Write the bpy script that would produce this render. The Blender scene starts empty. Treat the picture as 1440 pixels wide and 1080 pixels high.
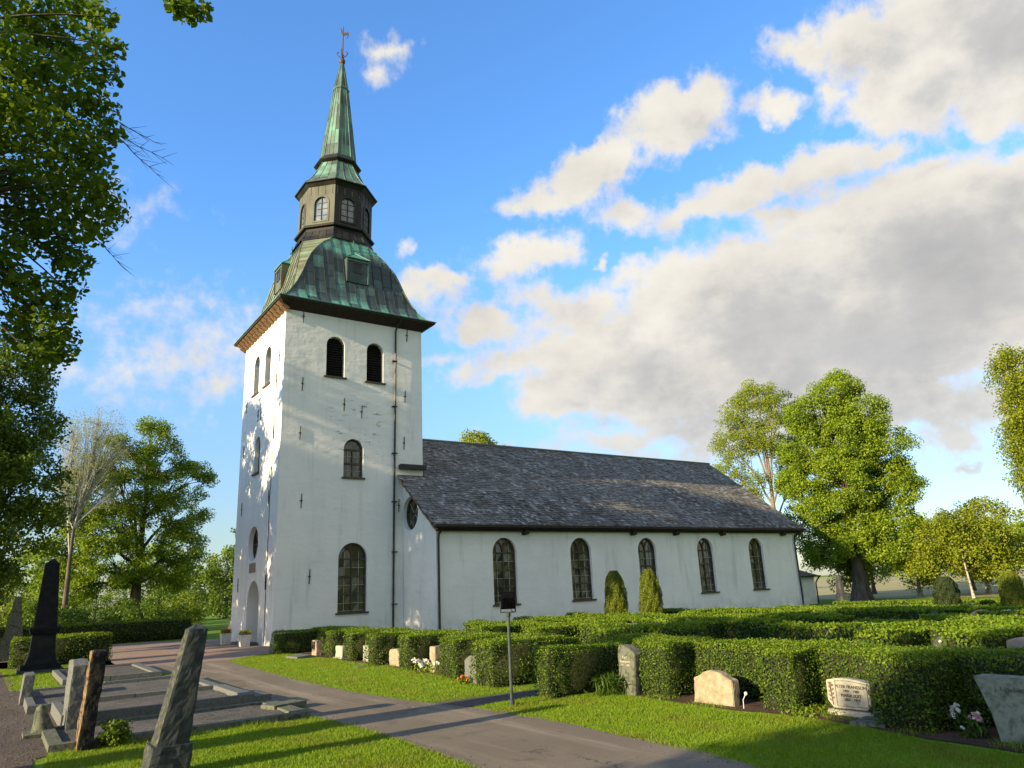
import bpy, bmesh, math, random
import numpy as np
from mathutils import Vector, Matrix, noise
R_ = math.radians
random.seed(11)
rng = np.random.default_rng(11)
SC = bpy.context.scene

# ------------------------------------------------------------------ camera
PITCH, ROLL, YAW, FPX = R_(15.708), R_(-2.63), R_(35.029), 1022.28
CAM = Vector((-10.341, -34.127, 2.0))
fw = Vector((math.sin(YAW) * math.cos(PITCH), math.cos(YAW) * math.cos(PITCH), math.sin(PITCH)))
rt = Vector((math.cos(YAW), -math.sin(YAW), 0))
up = rt.cross(fw)
rt2 = math.cos(ROLL) * rt + math.sin(ROLL) * up
up2 = -math.sin(ROLL) * rt + math.cos(ROLL) * up
cd = bpy.data.cameras.new('camera')
cam = bpy.data.objects.new('camera', cd)
SC.collection.objects.link(cam)
cam.matrix_world = Matrix(((rt2.x, up2.x, -fw.x, CAM.x), (rt2.y, up2.y, -fw.y, CAM.y), (rt2.z, up2.z, -fw.z, CAM.z), (0, 0, 0, 1)))
cd.sensor_width = 36
cd.lens = FPX / 1440 * 36
cd.clip_end = 3000
SC.camera = cam

# ------------------------------------------------------------------ light and exposure
SUN_AZ, SUN_EL = R_(267), R_(15.5)          # compass azimuth (from north, clockwise) and elevation
SKY_STRENGTH, SUN_STRENGTH = 0.15, 5.0
SC.view_settings.view_transform = 'Standard'
SC.view_settings.look = 'None'
SC.view_settings.exposure = 1.28
SC.view_settings.gamma = 1
sl = bpy.data.lights.new('sun', 'SUN')
sl.energy = SUN_STRENGTH
sl.angle = R_(0.5)
sl.color = (1.0, 0.80, 0.50)
so = bpy.data.objects.new('sun', sl)
SC.collection.objects.link(so)
sdir = Vector((math.sin(SUN_AZ) * math.cos(SUN_EL), math.cos(SUN_AZ) * math.cos(SUN_EL), math.sin(SUN_EL)))
so.rotation_euler = sdir.to_track_quat('Z', 'Y').to_euler()
so.location = (-40, 0, 30)


# ------------------------------------------------------------------ node helpers
class NT:
    def __init__(s, tree):
        s.t = tree
        s.n = tree.nodes
        s.l = tree.links

    def add(s, typ, **kw):
        n = s.n.new(typ)
        for k, v in kw.items():
            setattr(n, k, v)
        return n

    def lk(s, a, b):
        s.l.new(a, b)

    def val(s, sock, v):
        if isinstance(v, bpy.types.NodeSocket):
            s.lk(v, sock)
        else:
            sock.default_value = v

    def math(s, op, a, b=None, c=None, clamp=False):
        n = s.add('ShaderNodeMath', operation=op, use_clamp=clamp)
        s.val(n.inputs[0], a)
        if b is not None:
            s.val(n.inputs[1], b)
        if c is not None:
            s.val(n.inputs[2], c)
        return n.outputs[0]

    def sstep(s, x, a, b, lo=0.0, hi=1.0):
        n = s.add('ShaderNodeMapRange', interpolation_type='SMOOTHSTEP')
        s.val(n.inputs['Value'], x)
        n.inputs['From Min'].default_value = a
        n.inputs['From Max'].default_value = b
        n.inputs['To Min'].default_value = lo
        n.inputs['To Max'].default_value = hi
        return n.outputs[0]

    def mix(s, f, a, b, blend='MIX'):
        n = s.add('ShaderNodeMix', data_type='RGBA', blend_type=blend)
        s.val(n.inputs[0], f)
        for k, v in ((6, a), (7, b)):
            if isinstance(v, bpy.types.NodeSocket):
                s.lk(v, n.inputs[k])
            else:
                n.inputs[k].default_value = (v[0], v[1], v[2], 1)
        return n.outputs[2]

    def noise(s, vec, scale, detail=4, rough=.55, out='Fac', lac=2.0):
        n = s.add('ShaderNodeTexNoise')
        if vec is not None:
            s.lk(vec, n.inputs['Vector'])
        n.inputs['Scale'].default_value = scale
        n.inputs['Detail'].default_value = detail
        n.inputs['Roughness'].default_value = rough
        n.inputs['Lacunarity'].default_value = lac
        return n.outputs[out]

    def mapping(s, vec, loc=(0, 0, 0), rot=(0, 0, 0), scale=(1, 1, 1), typ='POINT'):
        n = s.add('ShaderNodeMapping', vector_type=typ)
        s.lk(vec, n.inputs['Vector'])
        n.inputs['Location'].default_value = loc
        n.inputs['Rotation'].default_value = rot
        n.inputs['Scale'].default_value = scale
        return n.outputs[0]


# ------------------------------------------------------------------ sky with clouds (by azimuth and elevation)
CLOUDS = [(1.298, 0.581, 0.15, 0.099, -0.4, 1.3), (1.194, 0.558, 0.09, 0.055, -0.17, 1.1), (1.139, 0.624, 0.063, 0.045, -0.31, 0.8), (1.074, 0.632, 0.053, 0.025, -0.41, 0.62), (1.279, 0.511, 0.089, 0.037, -0.37, 0.9), (1.099, 0.58, 0.02, 0.039, -0.5, 0.4), (0.883, 0.599, 0.094, 0.041, 0.0, 1.0), (0.94, 0.618, 0.046, 0.025, -0.06, 0.6), (0.753, 0.552, 0.089, 0.04, 0.31, 1.0), (0.673, 0.518, 0.065, 0.024, 0.01, 0.7), (0.795, 0.491, 0.079, 0.024, -0.19, 0.45), (0.869, 0.575, 0.057, 0.019, 0.06, 0.6), (1.025, 0.584, 0.047, 0.02, -0.24, 0.6), (0.892, 0.477, 0.075, 0.022, -0.03, 0.55), (0.979, 0.49, 0.081, 0.03, -0.01, 0.8), (1.065, 0.496, 0.072, 0.029, -0.05, 0.8), (1.141, 0.491, 0.058, 0.022, 0.06, 0.7), (1.015, 0.45, 0.083, 0.019, -0.04, 0.5), (1.167, 0.357, 0.202, 0.117, -0.1, 1.5), (1.27, 0.41, 0.091, 0.047, -0.17, 1.2), (1.187, 0.453, 0.063, 0.023, -0.03, 0.7), (0.93, 0.36, 0.16, 0.075, 0.28, 1.2), (0.835, 0.392, 0.069, 0.046, 0.37, 0.9), (1.031, 0.297, 0.276, 0.099, 0.01, 1.5), (0.755, 0.294, 0.15, 0.073, 0.22, 1.1), (0.848, 0.237, 0.171, 0.043, -0.1, 0.9), (1.059, 0.211, 0.213, 0.053, -0.15, 0.9), (1.153, 0.162, 0.066, 0.03, -0.15, 0.5), (0.879, 0.187, 0.148, 0.026, -0.1, 0.6), (0.766, 0.196, 0.107, 0.019, -0.08, 0.45), (0.659, 0.389, 0.067, 0.027, -0.47, 0.45), (0.584, 0.358, 0.083, 0.029, -0.12, 0.6), (0.636, 0.447, 0.091, 0.027, 0.03, 0.7), (0.508, 0.418, 0.05, 0.019, 0.08, 0.6), (0.695, 0.24, 0.062, 0.019, -0.06, 1.1), (0.757, 0.429, 0.014, 0.01, 0.39, 0.45), (0.551, 0.306, 0.04, 0.02, 1.0, 0.35), (0.461, 0.464, 0.021, 0.013, 0.02, 0.35), (0.511, 0.321, 0.041, 0.012, -0.01, 0.3), (0.428, 0.706, 0.045, 0.018, -0.06, 0.42), (0.417, 0.678, 0.027, 0.016, 0.06, 0.25), (0.20, 0.313, 0.14, 0.055, -0.0, 0.24), (0.05, 0.27, 0.10, 0.03, 0.1, 0.2), (0.02, 0.45, 0.08, 0.03, .3, .15), (0.47, 0.40, 0.09, 0.03, 0, .4), (.62, .31, .10, .035, .2, .55), (.72, .36, .07, .04, .2, .7), (.95, .17, .2, .03, 0, .6), (1.25, .25, .15, .06, 0, .7), (1.32, .33, .12, .08, 0, 1.2), (0.147, 0.373, 0.052, 0.017, 0.3, 0.18), (0.215, 0.271, 0.079, 0.02, 0.06, 0.25), (0.587, 0.187, 0.129, 0.016, -0.04, 0.3), (1.168, 0.2, 0.044, 0.013, -0.33, 0.5), (1.16, 0.119, 0.043, 0.008, -0.12, 0.35),
          # unseen clouds added outside the frame to make the fill light less blue
          (1.75, 0.45, 0.35, 0.20, 0, 1.2), (2.4, 0.6, 0.45, 0.35, 0, 1.2), (-2.7, 0.6, 0.45, 0.30, 0, 1.1), (3.0, 0.35, 0.45, 0.22, 0, 1.1), (2.4, .2, .5, .12, 0, 1.0), (-2.9, 1.05, .6, .25, 0, 1.1), (2.6, 1.1, .7, .25, 0, 1.1)]


def cloud_group():
    g = bpy.data.node_groups.new('cloud_density', 'ShaderNodeTree')
    g.interface.new_socket('Vector', in_out='INPUT', socket_type='NodeSocketVector')
    g.interface.new_socket('Density', in_out='OUTPUT', socket_type='NodeSocketFloat')
    T = NT(g)
    gi = T.add('NodeGroupInput')
    go = T.add('NodeGroupOutput')
    v = gi.outputs[0]
    wn = T.add('ShaderNodeTexNoise')
    T.lk(v, wn.inputs['Vector'])
    wn.inputs['Scale'].default_value = 15
    wn.inputs['Detail'].default_value = 5
    wn.inputs['Roughness'].default_value = .6
    w = T.add('ShaderNodeVectorMath', operation='SUBTRACT')
    T.lk(wn.outputs['Color'], w.inputs[0])
    w.inputs[1].default_value = (.5, .5, .5)
    w2 = T.add('ShaderNodeVectorMath', operation='MULTIPLY')
    T.lk(w.outputs[0], w2.inputs[0])
    w2.inputs[1].default_value = (.11, .075, 0)
    w3 = T.add('ShaderNodeVectorMath', operation='ADD')
    T.lk(v, w3.inputs[0])
    T.lk(w2.outputs[0], w3.inputs[1])
    vv = w3.outputs[0]
    acc = None
    for a, e, rx, ry, ro, amp in CLOUDS:
        src = vv
        if acc is not None:      # a negligible dependence on the last term keeps evaluation sequential (small shader stack)
            sq = T.add('ShaderNodeVectorMath', operation='MULTIPLY_ADD')
            T.lk(acc, sq.inputs[0])
            sq.inputs[1].default_value = (1e-6, 1e-6, 0)
            T.lk(vv, sq.inputs[2])
            src = sq.outputs[0]
        m = T.mapping(src, (a, e, 0), (0, 0, ro), (rx * 1.15, ry * 1.15, 1), 'TEXTURE')
        ln = T.add('ShaderNodeVectorMath', operation='LENGTH')
        T.lk(m, ln.inputs[0])
        q = T.math('MULTIPLY_ADD', ln.outputs['Value'], -amp, amp)
        acc = q if acc is None else T.math('SMOOTH_MAX', acc, q, .22)
    n1 = T.noise(v, 26, 7, .6)
    n1 = T.math('MULTIPLY_ADD', n1, .95, -.44)
    T.lk(T.math('ADD', acc, n1), go.inputs[0])
    return g


w = bpy.data.worlds.new('World')
SC.world = w
w.use_nodes = True
T = NT(w.node_tree)
T.n.clear()
out = T.add('ShaderNodeOutputWorld')
bg = T.add('ShaderNodeBackground')
T.lk(bg.outputs[0], out.inputs[0])
sky = T.add('ShaderNodeTexSky', sky_type='NISHITA')
sky.sun_disc = False
sky.sun_elevation = SUN_EL
sky.sun_rotation = SUN_AZ
sky.air_density = 1.0
sky.dust_density = 0.6
sky.ozone_density = 3.0
tc = T.add('ShaderNodeTexCoord')
sx = T.add('ShaderNodeSeparateXYZ')
T.lk(tc.outputs['Generated'], sx.inputs[0])
az = T.math('ARCTAN2', sx.outputs[0], sx.outputs[1])
el = T.math('ARCSINE', T.math('MINIMUM', T.math('MAXIMUM', sx.outputs[2], -.999), .999))
cx = T.add('ShaderNodeCombineXYZ')
T.lk(az, cx.inputs[0])
T.lk(el, cx.inputs[1])
G = cloud_group()
g1 = T.add('ShaderNodeGroup', node_tree=G)
T.lk(cx.outputs[0], g1.inputs[0])
off = T.add('ShaderNodeVectorMath', operation='ADD')
T.lk(cx.outputs[0], off.inputs[0])
off.inputs[1].default_value = (-.05, .03, 0)
g2 = T.add('ShaderNodeGroup', node_tree=G)
sq = T.add('ShaderNodeVectorMath', operation='MULTIPLY_ADD')
T.lk(g1.outputs[0], sq.inputs[0])
sq.inputs[1].default_value = (1e-6, 1e-6, 0)
T.lk(off.outputs[0], sq.inputs[2])
T.lk(sq.outputs[0], g2.inputs[0])
D1, D2 = g1.outputs[0], g2.outputs[0]
alpha = T.sstep(D1, -.04, .46)
alpha = T.math('MULTIPLY', alpha, T.sstep(el, -.02, .05))
dm = T.math('ADD', T.math('MULTIPLY', D1, .35), T.math('MULTIPLY', D2, .65))
fine = T.noise(T.mapping(cx.outputs[0], scale=(1, 1.7, 1)), 10, 7, .62)
thick = T.math('ADD', T.math('MULTIPLY_ADD', dm, .62, -.03), T.math('MULTIPLY_ADD', fine, .9, -.45))
ramp = T.add('ShaderNodeValToRGB')
T.lk(thick, ramp.inputs[0])
ramp.color_ramp.interpolation = 'B_SPLINE'
re_ = ramp.color_ramp.elements
re_[0].position, re_[0].color = 0.0, (1, .955, .86, 1)
re_[1].position, re_[1].color = 1.0, (.55, .555, .57, 1)
x_ = re_.new(.28)
x_.color = (.93, .885, .805, 1)
x_ = re_.new(.55)
x_.color = (.68, .67, .66, 1)
CL = 2.42     # cloud radiance in the sky's own units
soft = T.noise(T.mapping(cx.outputs[0], scale=(1, 2.2, 1)), 4.5, 4, .55)
low = T.mix(T.sstep(el, .08, .30), (.80, .86, .95), (1, 1, 1))
ccol = T.mix(1.0, ramp.outputs[0], low, 'MULTIPLY')
cs = T.add('ShaderNodeVectorMath', operation='SCALE')
T.lk(ccol, cs.inputs[0])
T.lk(T.math('MULTIPLY', T.math('MULTIPLY_ADD', soft, .5, .77), CL), cs.inputs['Scale'])
ccol = cs.outputs[0]
tint = T.mix(1.0, sky.outputs[0], T.mix(T.sstep(el, .05, .55), (.98, .97, 1.0), (.64, .93, 1.18)), 'MULTIPLY')
hz = T.sstep(el, .0, .42, .52, 1.0)
tint = T.mix(1.0, tint, T.mix(hz, (0, 0, 0), (1, 1, 1)), 'MULTIPLY')
T.lk(T.mix(alpha, tint, ccol), bg.inputs[0])
bg.inputs[1].default_value = SKY_STRENGTH
w.cycles.sampling_method = 'MANUAL'
w.cycles.sample_map_resolution = 512


# ------------------------------------------------------------------ materials
def new_mat(name):
    m = bpy.data.materials.new(name)
    m.use_nodes = True
    T = NT(m.node_tree)
    b = m.node_tree.nodes['Principled BSDF']
    return m, T, b


def opos(T):
    return T.add('ShaderNodeNewGeometry').outputs['Position']


def bump(T, b, h, strength=.3, dist=.02):
    n = T.add('ShaderNodeBump')
    n.inputs['Strength'].default_value = strength
    n.inputs['Distance'].default_value = dist
    T.lk(h, n.inputs['Height'])
    T.lk(n.outputs[0], b.inputs['Normal'])


def mat(name, c1, c2=None, scale=3.0, rough=.8, lo=.35, hi=.65, metal=0, bump_s=0, bump_scale=None, bump_d=.02, spec=.3, island=None, stretch=None, detail=5):
    m, T, b = new_mat(name)
    P = T.add('ShaderNodeTexCoord').outputs['Object']
    if stretch:
        P = T.mapping(P, scale=stretch)
    col = None
    if c2 is not None:
        f = T.sstep(T.noise(P, scale, detail, .6), lo, hi)
        col = T.mix(f, c1, c2)
        if island:
            rp = T.add('ShaderNodeNewGeometry').outputs['Random Per Island']
            col = T.mix(T.math('MULTIPLY', rp, island[0]), col, island[1])
        T.lk(col, b.inputs['Base Color'])
    else:
        b.inputs['Base Color'].default_value = (*c1, 1)
    b.inputs['Roughness'].default_value = rough
    b.inputs['Metallic'].default_value = metal
    b.inputs['Specular IOR Level'].default_value = spec
    if bump_s:
        bump(T, b, T.noise(P, bump_scale or scale * 4, 6, .6), bump_s, bump_d)
    return m


def leaf_mat(name, c1, c2, trans=.38, tcol=None, c3=None):
    m, T, b = new_mat(name)
    rp = T.add('ShaderNodeNewGeometry').outputs['Random Per Island']
    col = T.mix(rp, c1, c2)
    if c3:
        P = opos(T)
        f = T.sstep(T.noise(P, .9, 3, .6), .45, .7)
        col = T.mix(f, col, c3)
    T.lk(col, b.inputs['Base Color'])
    b.inputs['Roughness'].default_value = .55
    b.inputs['Specular IOR Level'].default_value = .25
    tr = T.add('ShaderNodeBsdfTranslucent')
    tm = T.mix(1.0, col, tcol or (1.25, 1.3, .55), 'MULTIPLY')
    T.lk(tm, tr.inputs['Color'])
    ms = T.add('ShaderNodeMixShader')
    ms.inputs[0].default_value = trans
    T.lk(b.outputs[0], ms.inputs[1])
    T.lk(tr.outputs[0], ms.inputs[2])
    T.lk(ms.outputs[0], T.n['Material Output'].inputs['Surface'])
    return m


def plaster_mat():
    m, T, b = new_mat('lime_plaster')
    P = opos(T)
    big = T.noise(P, .35, 4, .6)
    col = T.mix(T.sstep(big, .35, .7), (.78, .765, .715), (.70, .70, .66))
    st = T.noise(T.mapping(P, scale=(.5, .5, 2.2)), 1.6, 5, .65)
    col = T.mix(T.math('MULTIPLY', T.sstep(st, .55, .8), .35), col, (.49, .49, .455))
    # weathered flaking on the middle of the tower's south face
    s = T.add('ShaderNodeSeparateXYZ')
    T.lk(P, s.inputs[0])
    zone = T.math('MULTIPLY', T.math('MULTIPLY', T.sstep(s.outputs[2], 8.2, 9.2), T.sstep(s.outputs[2], 12.4, 11.2)),
                  T.math('MULTIPLY', T.sstep(s.outputs[0], 1.9, 2.6), T.sstep(s.outputs[0], 5.6, 4.9)))
    zone = T.math('MULTIPLY', zone, T.sstep(s.outputs[1], .3, .1))
    fl = T.noise(T.mapping(P, scale=(1.0, 1.0, 3.6)), 1.5, 6, .6)
    f = T.math('MULTIPLY', T.sstep(fl, .57, .66), zone)
    col = T.mix(f, col, (.33, .325, .28))
    # damp foot of the wall
    foot = T.math('MULTIPLY', T.sstep(s.outputs[2], 1.3, .1), T.sstep(T.noise(P, 2.0, 4, .6), .35, .65))
    drip = T.noise(T.mapping(P, scale=(1.6, 1.6, .16)), 1.3, 5, .65)
    col = T.mix(T.math('MULTIPLY', T.sstep(drip, .52, .72), .38), col, (.43, .43, .38))
    col = T.mix(T.math('MULTIPLY', foot, .55), col, (.45, .44, .38))
    T.lk(col, b.inputs['Base Color'])
    b.inputs['Roughness'].default_value = .9
    b.inputs['Specular IOR Level'].default_value = .1
    h = T.math('ADD', T.math('MULTIPLY', T.noise(T.mapping(P, scale=(1, 1, 2.0)), 1.1, 3, .5), 1.0), T.math('MULTIPLY', T.noise(P, 6, 5, .6), .18))
    h = T.math('ADD', h, T.math('MULTIPLY', f, -.25))
    bump(T, b, h, .38, .08)
    return m


def copper_mat(name, dark, mid, green, zlo=None, zhi=None, amount=.5, island=.5):
    """patinated copper: brown-black to verdigris, in sheet-sized and streaky variation"""
    m, T, b = new_mat(name)
    P = opos(T)
    rp = T.add('ShaderNodeNewGeometry').outputs['Random Per Island']
    f = T.noise(T.mapping(P, scale=(1, 1, .45)), 1.5, 5, .6)
    f = T.math('ADD', f, T.math('MULTIPLY_ADD', rp, island, -island / 2))
    if zlo is not None:
        s = T.add('ShaderNodeSeparateXYZ')
        T.lk(P, s.inputs[0])
        f = T.math('ADD', f, T.math('MULTIPLY', T.sstep(s.outputs[2], zhi[0], zhi[1]), .62))
        f = T.math('ADD', f, T.math('MULTIPLY', T.sstep(s.outputs[2], zlo[1], zlo[0]), .38))
        f = T.math('SUBTRACT', f, .12)
    f = T.math('ADD', f, amount - .5)
    r = T.add('ShaderNodeValToRGB')
    T.lk(f, r.inputs[0])
    e = r.color_ramp.elements
    e[0].position = .3
    e[0].color = (*dark, 1)
    e[1].position = .8
    e[1].color = (*green, 1)
    x = e.new(.55)
    x.color = (*mid, 1)
    T.lk(r.outputs[0], b.inputs['Base Color'])
    b.inputs['Roughness'].default_value = .62
    b.inputs['Specular IOR Level'].default_value = .35
    bump(T, b, T.noise(P, 7, 4, .6), .25, .02)
    return m


def glass_mat():
    m, T, b = new_mat('window_glass')
    rp = T.add('ShaderNodeNewGeometry').outputs['Random Per Island']
    P = opos(T)
    c = T.mix(rp, (.02, .028, .014), (.085, .085, .04))
    c = T.mix(T.sstep(T.noise(P, 3.0, 3, .6), .5, .75), c, (.075, .045, .03))
    T.lk(c, b.inputs['Base Color'])
    b.inputs['Roughness'].default_value = .07
    b.inputs['Specular IOR Level'].default_value = .8
    bump(T, b, T.noise(P, 2.5, 3, .5), .12, .03)
    return m


def ground_mat(name, c1, c2, c3, s1=.5, s2=60, bs=.5, bd=.01, rough=.95, lo=.4, hi=.7):
    m, T, b = new_mat(name)
    P = opos(T)
    c = T.mix(T.sstep(T.noise(P, s1, 5, .65), .35, .65), c1, c2)
    c = T.mix(T.sstep(T.noise(P, s2, 3, .6), lo, hi), c, c3)
    T.lk(c, b.inputs['Base Color'])
    b.inputs['Roughness'].default_value = rough
    b.inputs['Specular IOR Level'].default_value = .15
    bump(T, b, T.math('ADD', T.noise(P, s2, 4, .7), T.math('MULTIPLY', T.noise(P, s1 * 3, 3, .5), 2)), bs, bd)
    return m


M = {}
M['plaster'] = plaster_mat()
M['glass'] = glass_mat()
M['frame'] = mat('window_timber', (.045, .033, .024), (.075, .06, .045), 4, .6)
M['lead'] = mat('window_bars', (.27, .27, .21), (.36, .35, .29), 4, .6)
M['tracery'] = mat('window_tracery', (.13, .05, .035), (.08, .045, .03), 6, .6)
M['dark'] = mat('louvre_black', (.008, .008, .009), (.016, .014, .012), 6, .7)
M['sill'] = mat('sill_metal', (.05, .045, .035), (.09, .075, .05), 5, .6)
M['iron'] = mat('wrought_iron', (.015, .015, .015), (.04, .03, .025), 8, .6)
M['pipe'] = mat('downpipe_metal', (.018, .022, .02), (.035, .04, .034), 3, .45)
M['eave'] = mat('tarred_wood', (.022, .016, .012), (.045, .032, .022), 5, .8, stretch=(1, 1, 6))
M['rafter'] = mat('brown_wood', (.15, .088, .042), (.22, .135, .07), 5, .8, bump_s=.4)
M['slate'] = mat('roof_slate', (.165, .150, .122), (.25, .235, .20), .8, .85, .3, .7, island=(.75, (.07, .062, .052)), bump_s=.5, bump_scale=25)
def lichen_spots(m, col, lo, amt):
    T = NT(m.node_tree)
    b = T.n['Principled BSDF']
    src = b.inputs['Base Color'].links[0].from_socket
    g = T.add('ShaderNodeNewGeometry')
    f = T.math('MULTIPLY', T.sstep(g.outputs['Random Per Island'], lo, lo + .12), T.sstep(T.noise(g.outputs['Position'], 1.1, 5, .65), .35, .62))
    T.lk(T.mix(T.math('MULTIPLY', f, amt), src, col), b.inputs['Base Color'])


M['moss'] = mat('mossy_slate', (.058, .050, .036), (.125, .112, .09), 2.2, .9, .35, .65, island=(.4, (.26, .25, .235)), bump_s=.6, bump_scale=25)
lichen_spots(M['slate'], (.40, .40, .36), .62, .75)
lichen_spots(M['moss'], (.34, .335, .30), .78, .9)
M['roof_under'] = mat('roof_boarding', (.035, .03, .026), (.05, .045, .04), 3, .9)
M['cu_s'] = copper_mat('weathered_copper_shaded', (.036, .054, .055), (.070, .118, .108), (.10, .30, .22), (16.4, 17.7), (19.7, 20.6), .42, .5)  # darker patina for south and east faces, their shade worked into it
M['cu_w'] = copper_mat('weathered_copper_sunlit', (.075, .08, .045), (.125, .145, .085), (.13, .24, .16), None, None, .5, .35)  # olive patina for west and north faces, sunlight painted into the colour
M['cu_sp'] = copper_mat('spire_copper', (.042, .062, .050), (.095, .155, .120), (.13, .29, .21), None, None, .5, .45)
M['cu_lan'] = copper_mat('lantern_copper', (.006, .006, .006), (.018, .017, .013), (.045, .044, .03), None, None, .45, .25)  # near-black copper, the shade of the south panels put into its colour
M['cu_lan_sun'] = copper_mat('lantern_copper_sunlit', (.045, .047, .032), (.085, .088, .058), (.11, .13, .085), None, None, .5, .25)  # lighter copy for west-facing panels, with the sun's effect in its colour
M['cu_green'] = copper_mat('verdigris_sheet', (.05, .085, .065), (.075, .19, .14), (.09, .28, .20), None, None, .6, .3)
M['seam_dark'] = mat('seam_patina', (.014, .018, .018), (.03, .045, .04), 2, .7)
M['gilt'] = mat('vane_metal', (.12, .065, .04), (.06, .055, .045), 6, .5, metal=.4)
M['bark'] = mat('bark', (.055, .042, .030), (.12, .10, .075), 3, .95, bump_s=.8, bump_scale=9, bump_d=.05, stretch=(1, 1, .25))
M['bark_pale'] = mat('bark_pale', (.22, .17, .12), (.33, .26, .18), 3, .95, bump_s=.6, bump_scale=9, stretch=(1, 1, .25))
M['bark_tan'] = mat('bark_tan', (.13, .105, .075), (.20, .16, .11), 3, .95, bump_s=.6, bump_scale=9, stretch=(1, 1, .25))
M['bark_twig'] = mat('pale_twigs', (.30, .30, .235), (.40, .395, .31), 3, .9)
M['birch'] = mat('birch_bark', (.34, .31, .25), (.09, .075, .06), 3, .85, .46, .64, stretch=(1, 1, 2))
M['granite'] = mat('grey_granite', (.080, .086, .080), (.135, .137, .126), 28, .8, bump_s=.35, bump_scale=35, bump_d=.01)
M['granite_moss'] = mat('mossy_granite', (.105, .112, .082), (.045, .053, .032), 11, .9, .48, .62, bump_s=.6, bump_scale=22, bump_d=.02)
M['granite_dark'] = mat('dark_granite', (.018, .024, .025), (.036, .044, .043), 8, .7, bump_s=.35, bump_scale=18)
M['stone_buff'] = mat('buff_stone', (.30, .255, .17), (.21, .175, .115), 9, .85, bump_s=.6, bump_scale=24, bump_d=.015)
M['stone_pale'] = mat('pale_stone', (.33, .32, .265), (.27, .26, .21), 14, .6, bump_s=.2, bump_scale=30)
M['stone_pink'] = mat('pink_granite', (.34, .25, .19), (.27, .20, .15), 18, .7, bump_s=.3, bump_scale=24)
M['stone_green'] = mat('lichened_grey_green_stone', (.19, .21, .165), (.095, .105, .075), 9, .85, .42, .66, bump_s=.5, bump_scale=22, bump_d=.015)
M['slab'] = mat('black_stone_sunlit_west', (.011, .011, .011), (.035, .03, .022), 7, .9, .55, .75, bump_s=.8, bump_scale=16, bump_d=.03)
def lichen_sun_west(m, col, amount):
    """west-face colour: lichen on the granite, painted sunlight on the slab"""
    T = NT(m.node_tree)
    b = T.n['Principled BSDF']
    src = b.inputs['Base Color'].links[0].from_socket
    g = T.add('ShaderNodeNewGeometry')
    s_ = T.add('ShaderNodeSeparateXYZ')
    T.lk(g.outputs['True Normal'], s_.inputs[0])
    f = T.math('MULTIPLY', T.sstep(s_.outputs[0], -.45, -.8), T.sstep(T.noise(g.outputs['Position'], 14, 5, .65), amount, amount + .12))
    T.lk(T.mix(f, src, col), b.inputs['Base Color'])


lichen_sun_west(M['slab'], (.19, .125, .06), .42)  # orange sunlight painted on the slab's west face
lichen_sun_west(M['granite_dark'], (.095, .085, .045), .5)
M['black_iron'] = mat('black_cast_iron', (.005, .006, .008), (.011, .012, .014), 5, .6, spec=.12)
M['engrave'] = mat('engraving_dark', (.05, .045, .035), (.07, .06, .05), 5, .9)
M['engrave_light'] = mat('engraving_light', (.46, .44, .36), (.40, .38, .30), 5, .9)
M['engrave_worn'] = mat('engraving_worn', (.07, .078, .06), (.15, .165, .125), 30, .9, .42, .6)
M['relief'] = mat('relief_brown', (.16, .10, .06), (.12, .08, .05), 5, .9)
M['post'] = mat('galvanised_post', (.030, .044, .040), (.055, .07, .063), 6, .6, metal=.1)
M['lamp'] = mat('floodlight_black', (.003, .003, .004), (.006, .006, .007), 5, .8, spec=.04)
M['white'] = mat('white_paint', (.62, .60, .55), (.50, .48, .42), 4, .7)
M['soil'] = ground_mat('soil', (.075, .045, .028), (.11, .065, .04), (.04, .026, .018), 2, 40, .8, .02)
M['grass'] = ground_mat('lawn', (.105, .185, .009), (.155, .23, .012), (.075, .14, .007), .35, 30, .6, .02)
M['asphalt'] = ground_mat('asphalt', (.160, .134, .100), (.21, .178, .136), (.105, .088, .066), .3, 90, .5, .008)
def wear(m):
    T = NT(m.node_tree)
    b = T.n['Principled BSDF']
    src = b.inputs['Base Color'].links[0].from_socket
    P = opos(T)
    st = T.noise(T.mapping(P, scale=(1.6, .12, 1)), 1.3, 4, .6)
    c = T.mix(T.math('MULTIPLY', T.sstep(st, .5, .68), .5), src, (.31, .26, .19))
    pt = T.noise(P, 1.1, 6, .7)
    c = T.mix(T.math('MULTIPLY', T.sstep(pt, .56, .64), .45), c, (.085, .068, .056))
    v = T.add('ShaderNodeTexVoronoi', feature='DISTANCE_TO_EDGE')
    wn = T.add('ShaderNodeVectorMath', operation='ADD')
    T.lk(P, wn.inputs[0])
    T.lk(T.noise(P, 2.2, 4, .6, 'Color'), wn.inputs[1])
    T.lk(wn.outputs[0], v.inputs['Vector'])
    v.inputs['Scale'].default_value = .42
    cr = T.math('MULTIPLY', T.sstep(v.outputs['Distance'], .009, .003), T.sstep(T.noise(P, .5, 3, .5), .5, .6))
    c = T.mix(T.math('MULTIPLY', cr, .7), c, (.03, .026, .022))
    T.lk(c, b.inputs['Base Color'])


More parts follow.
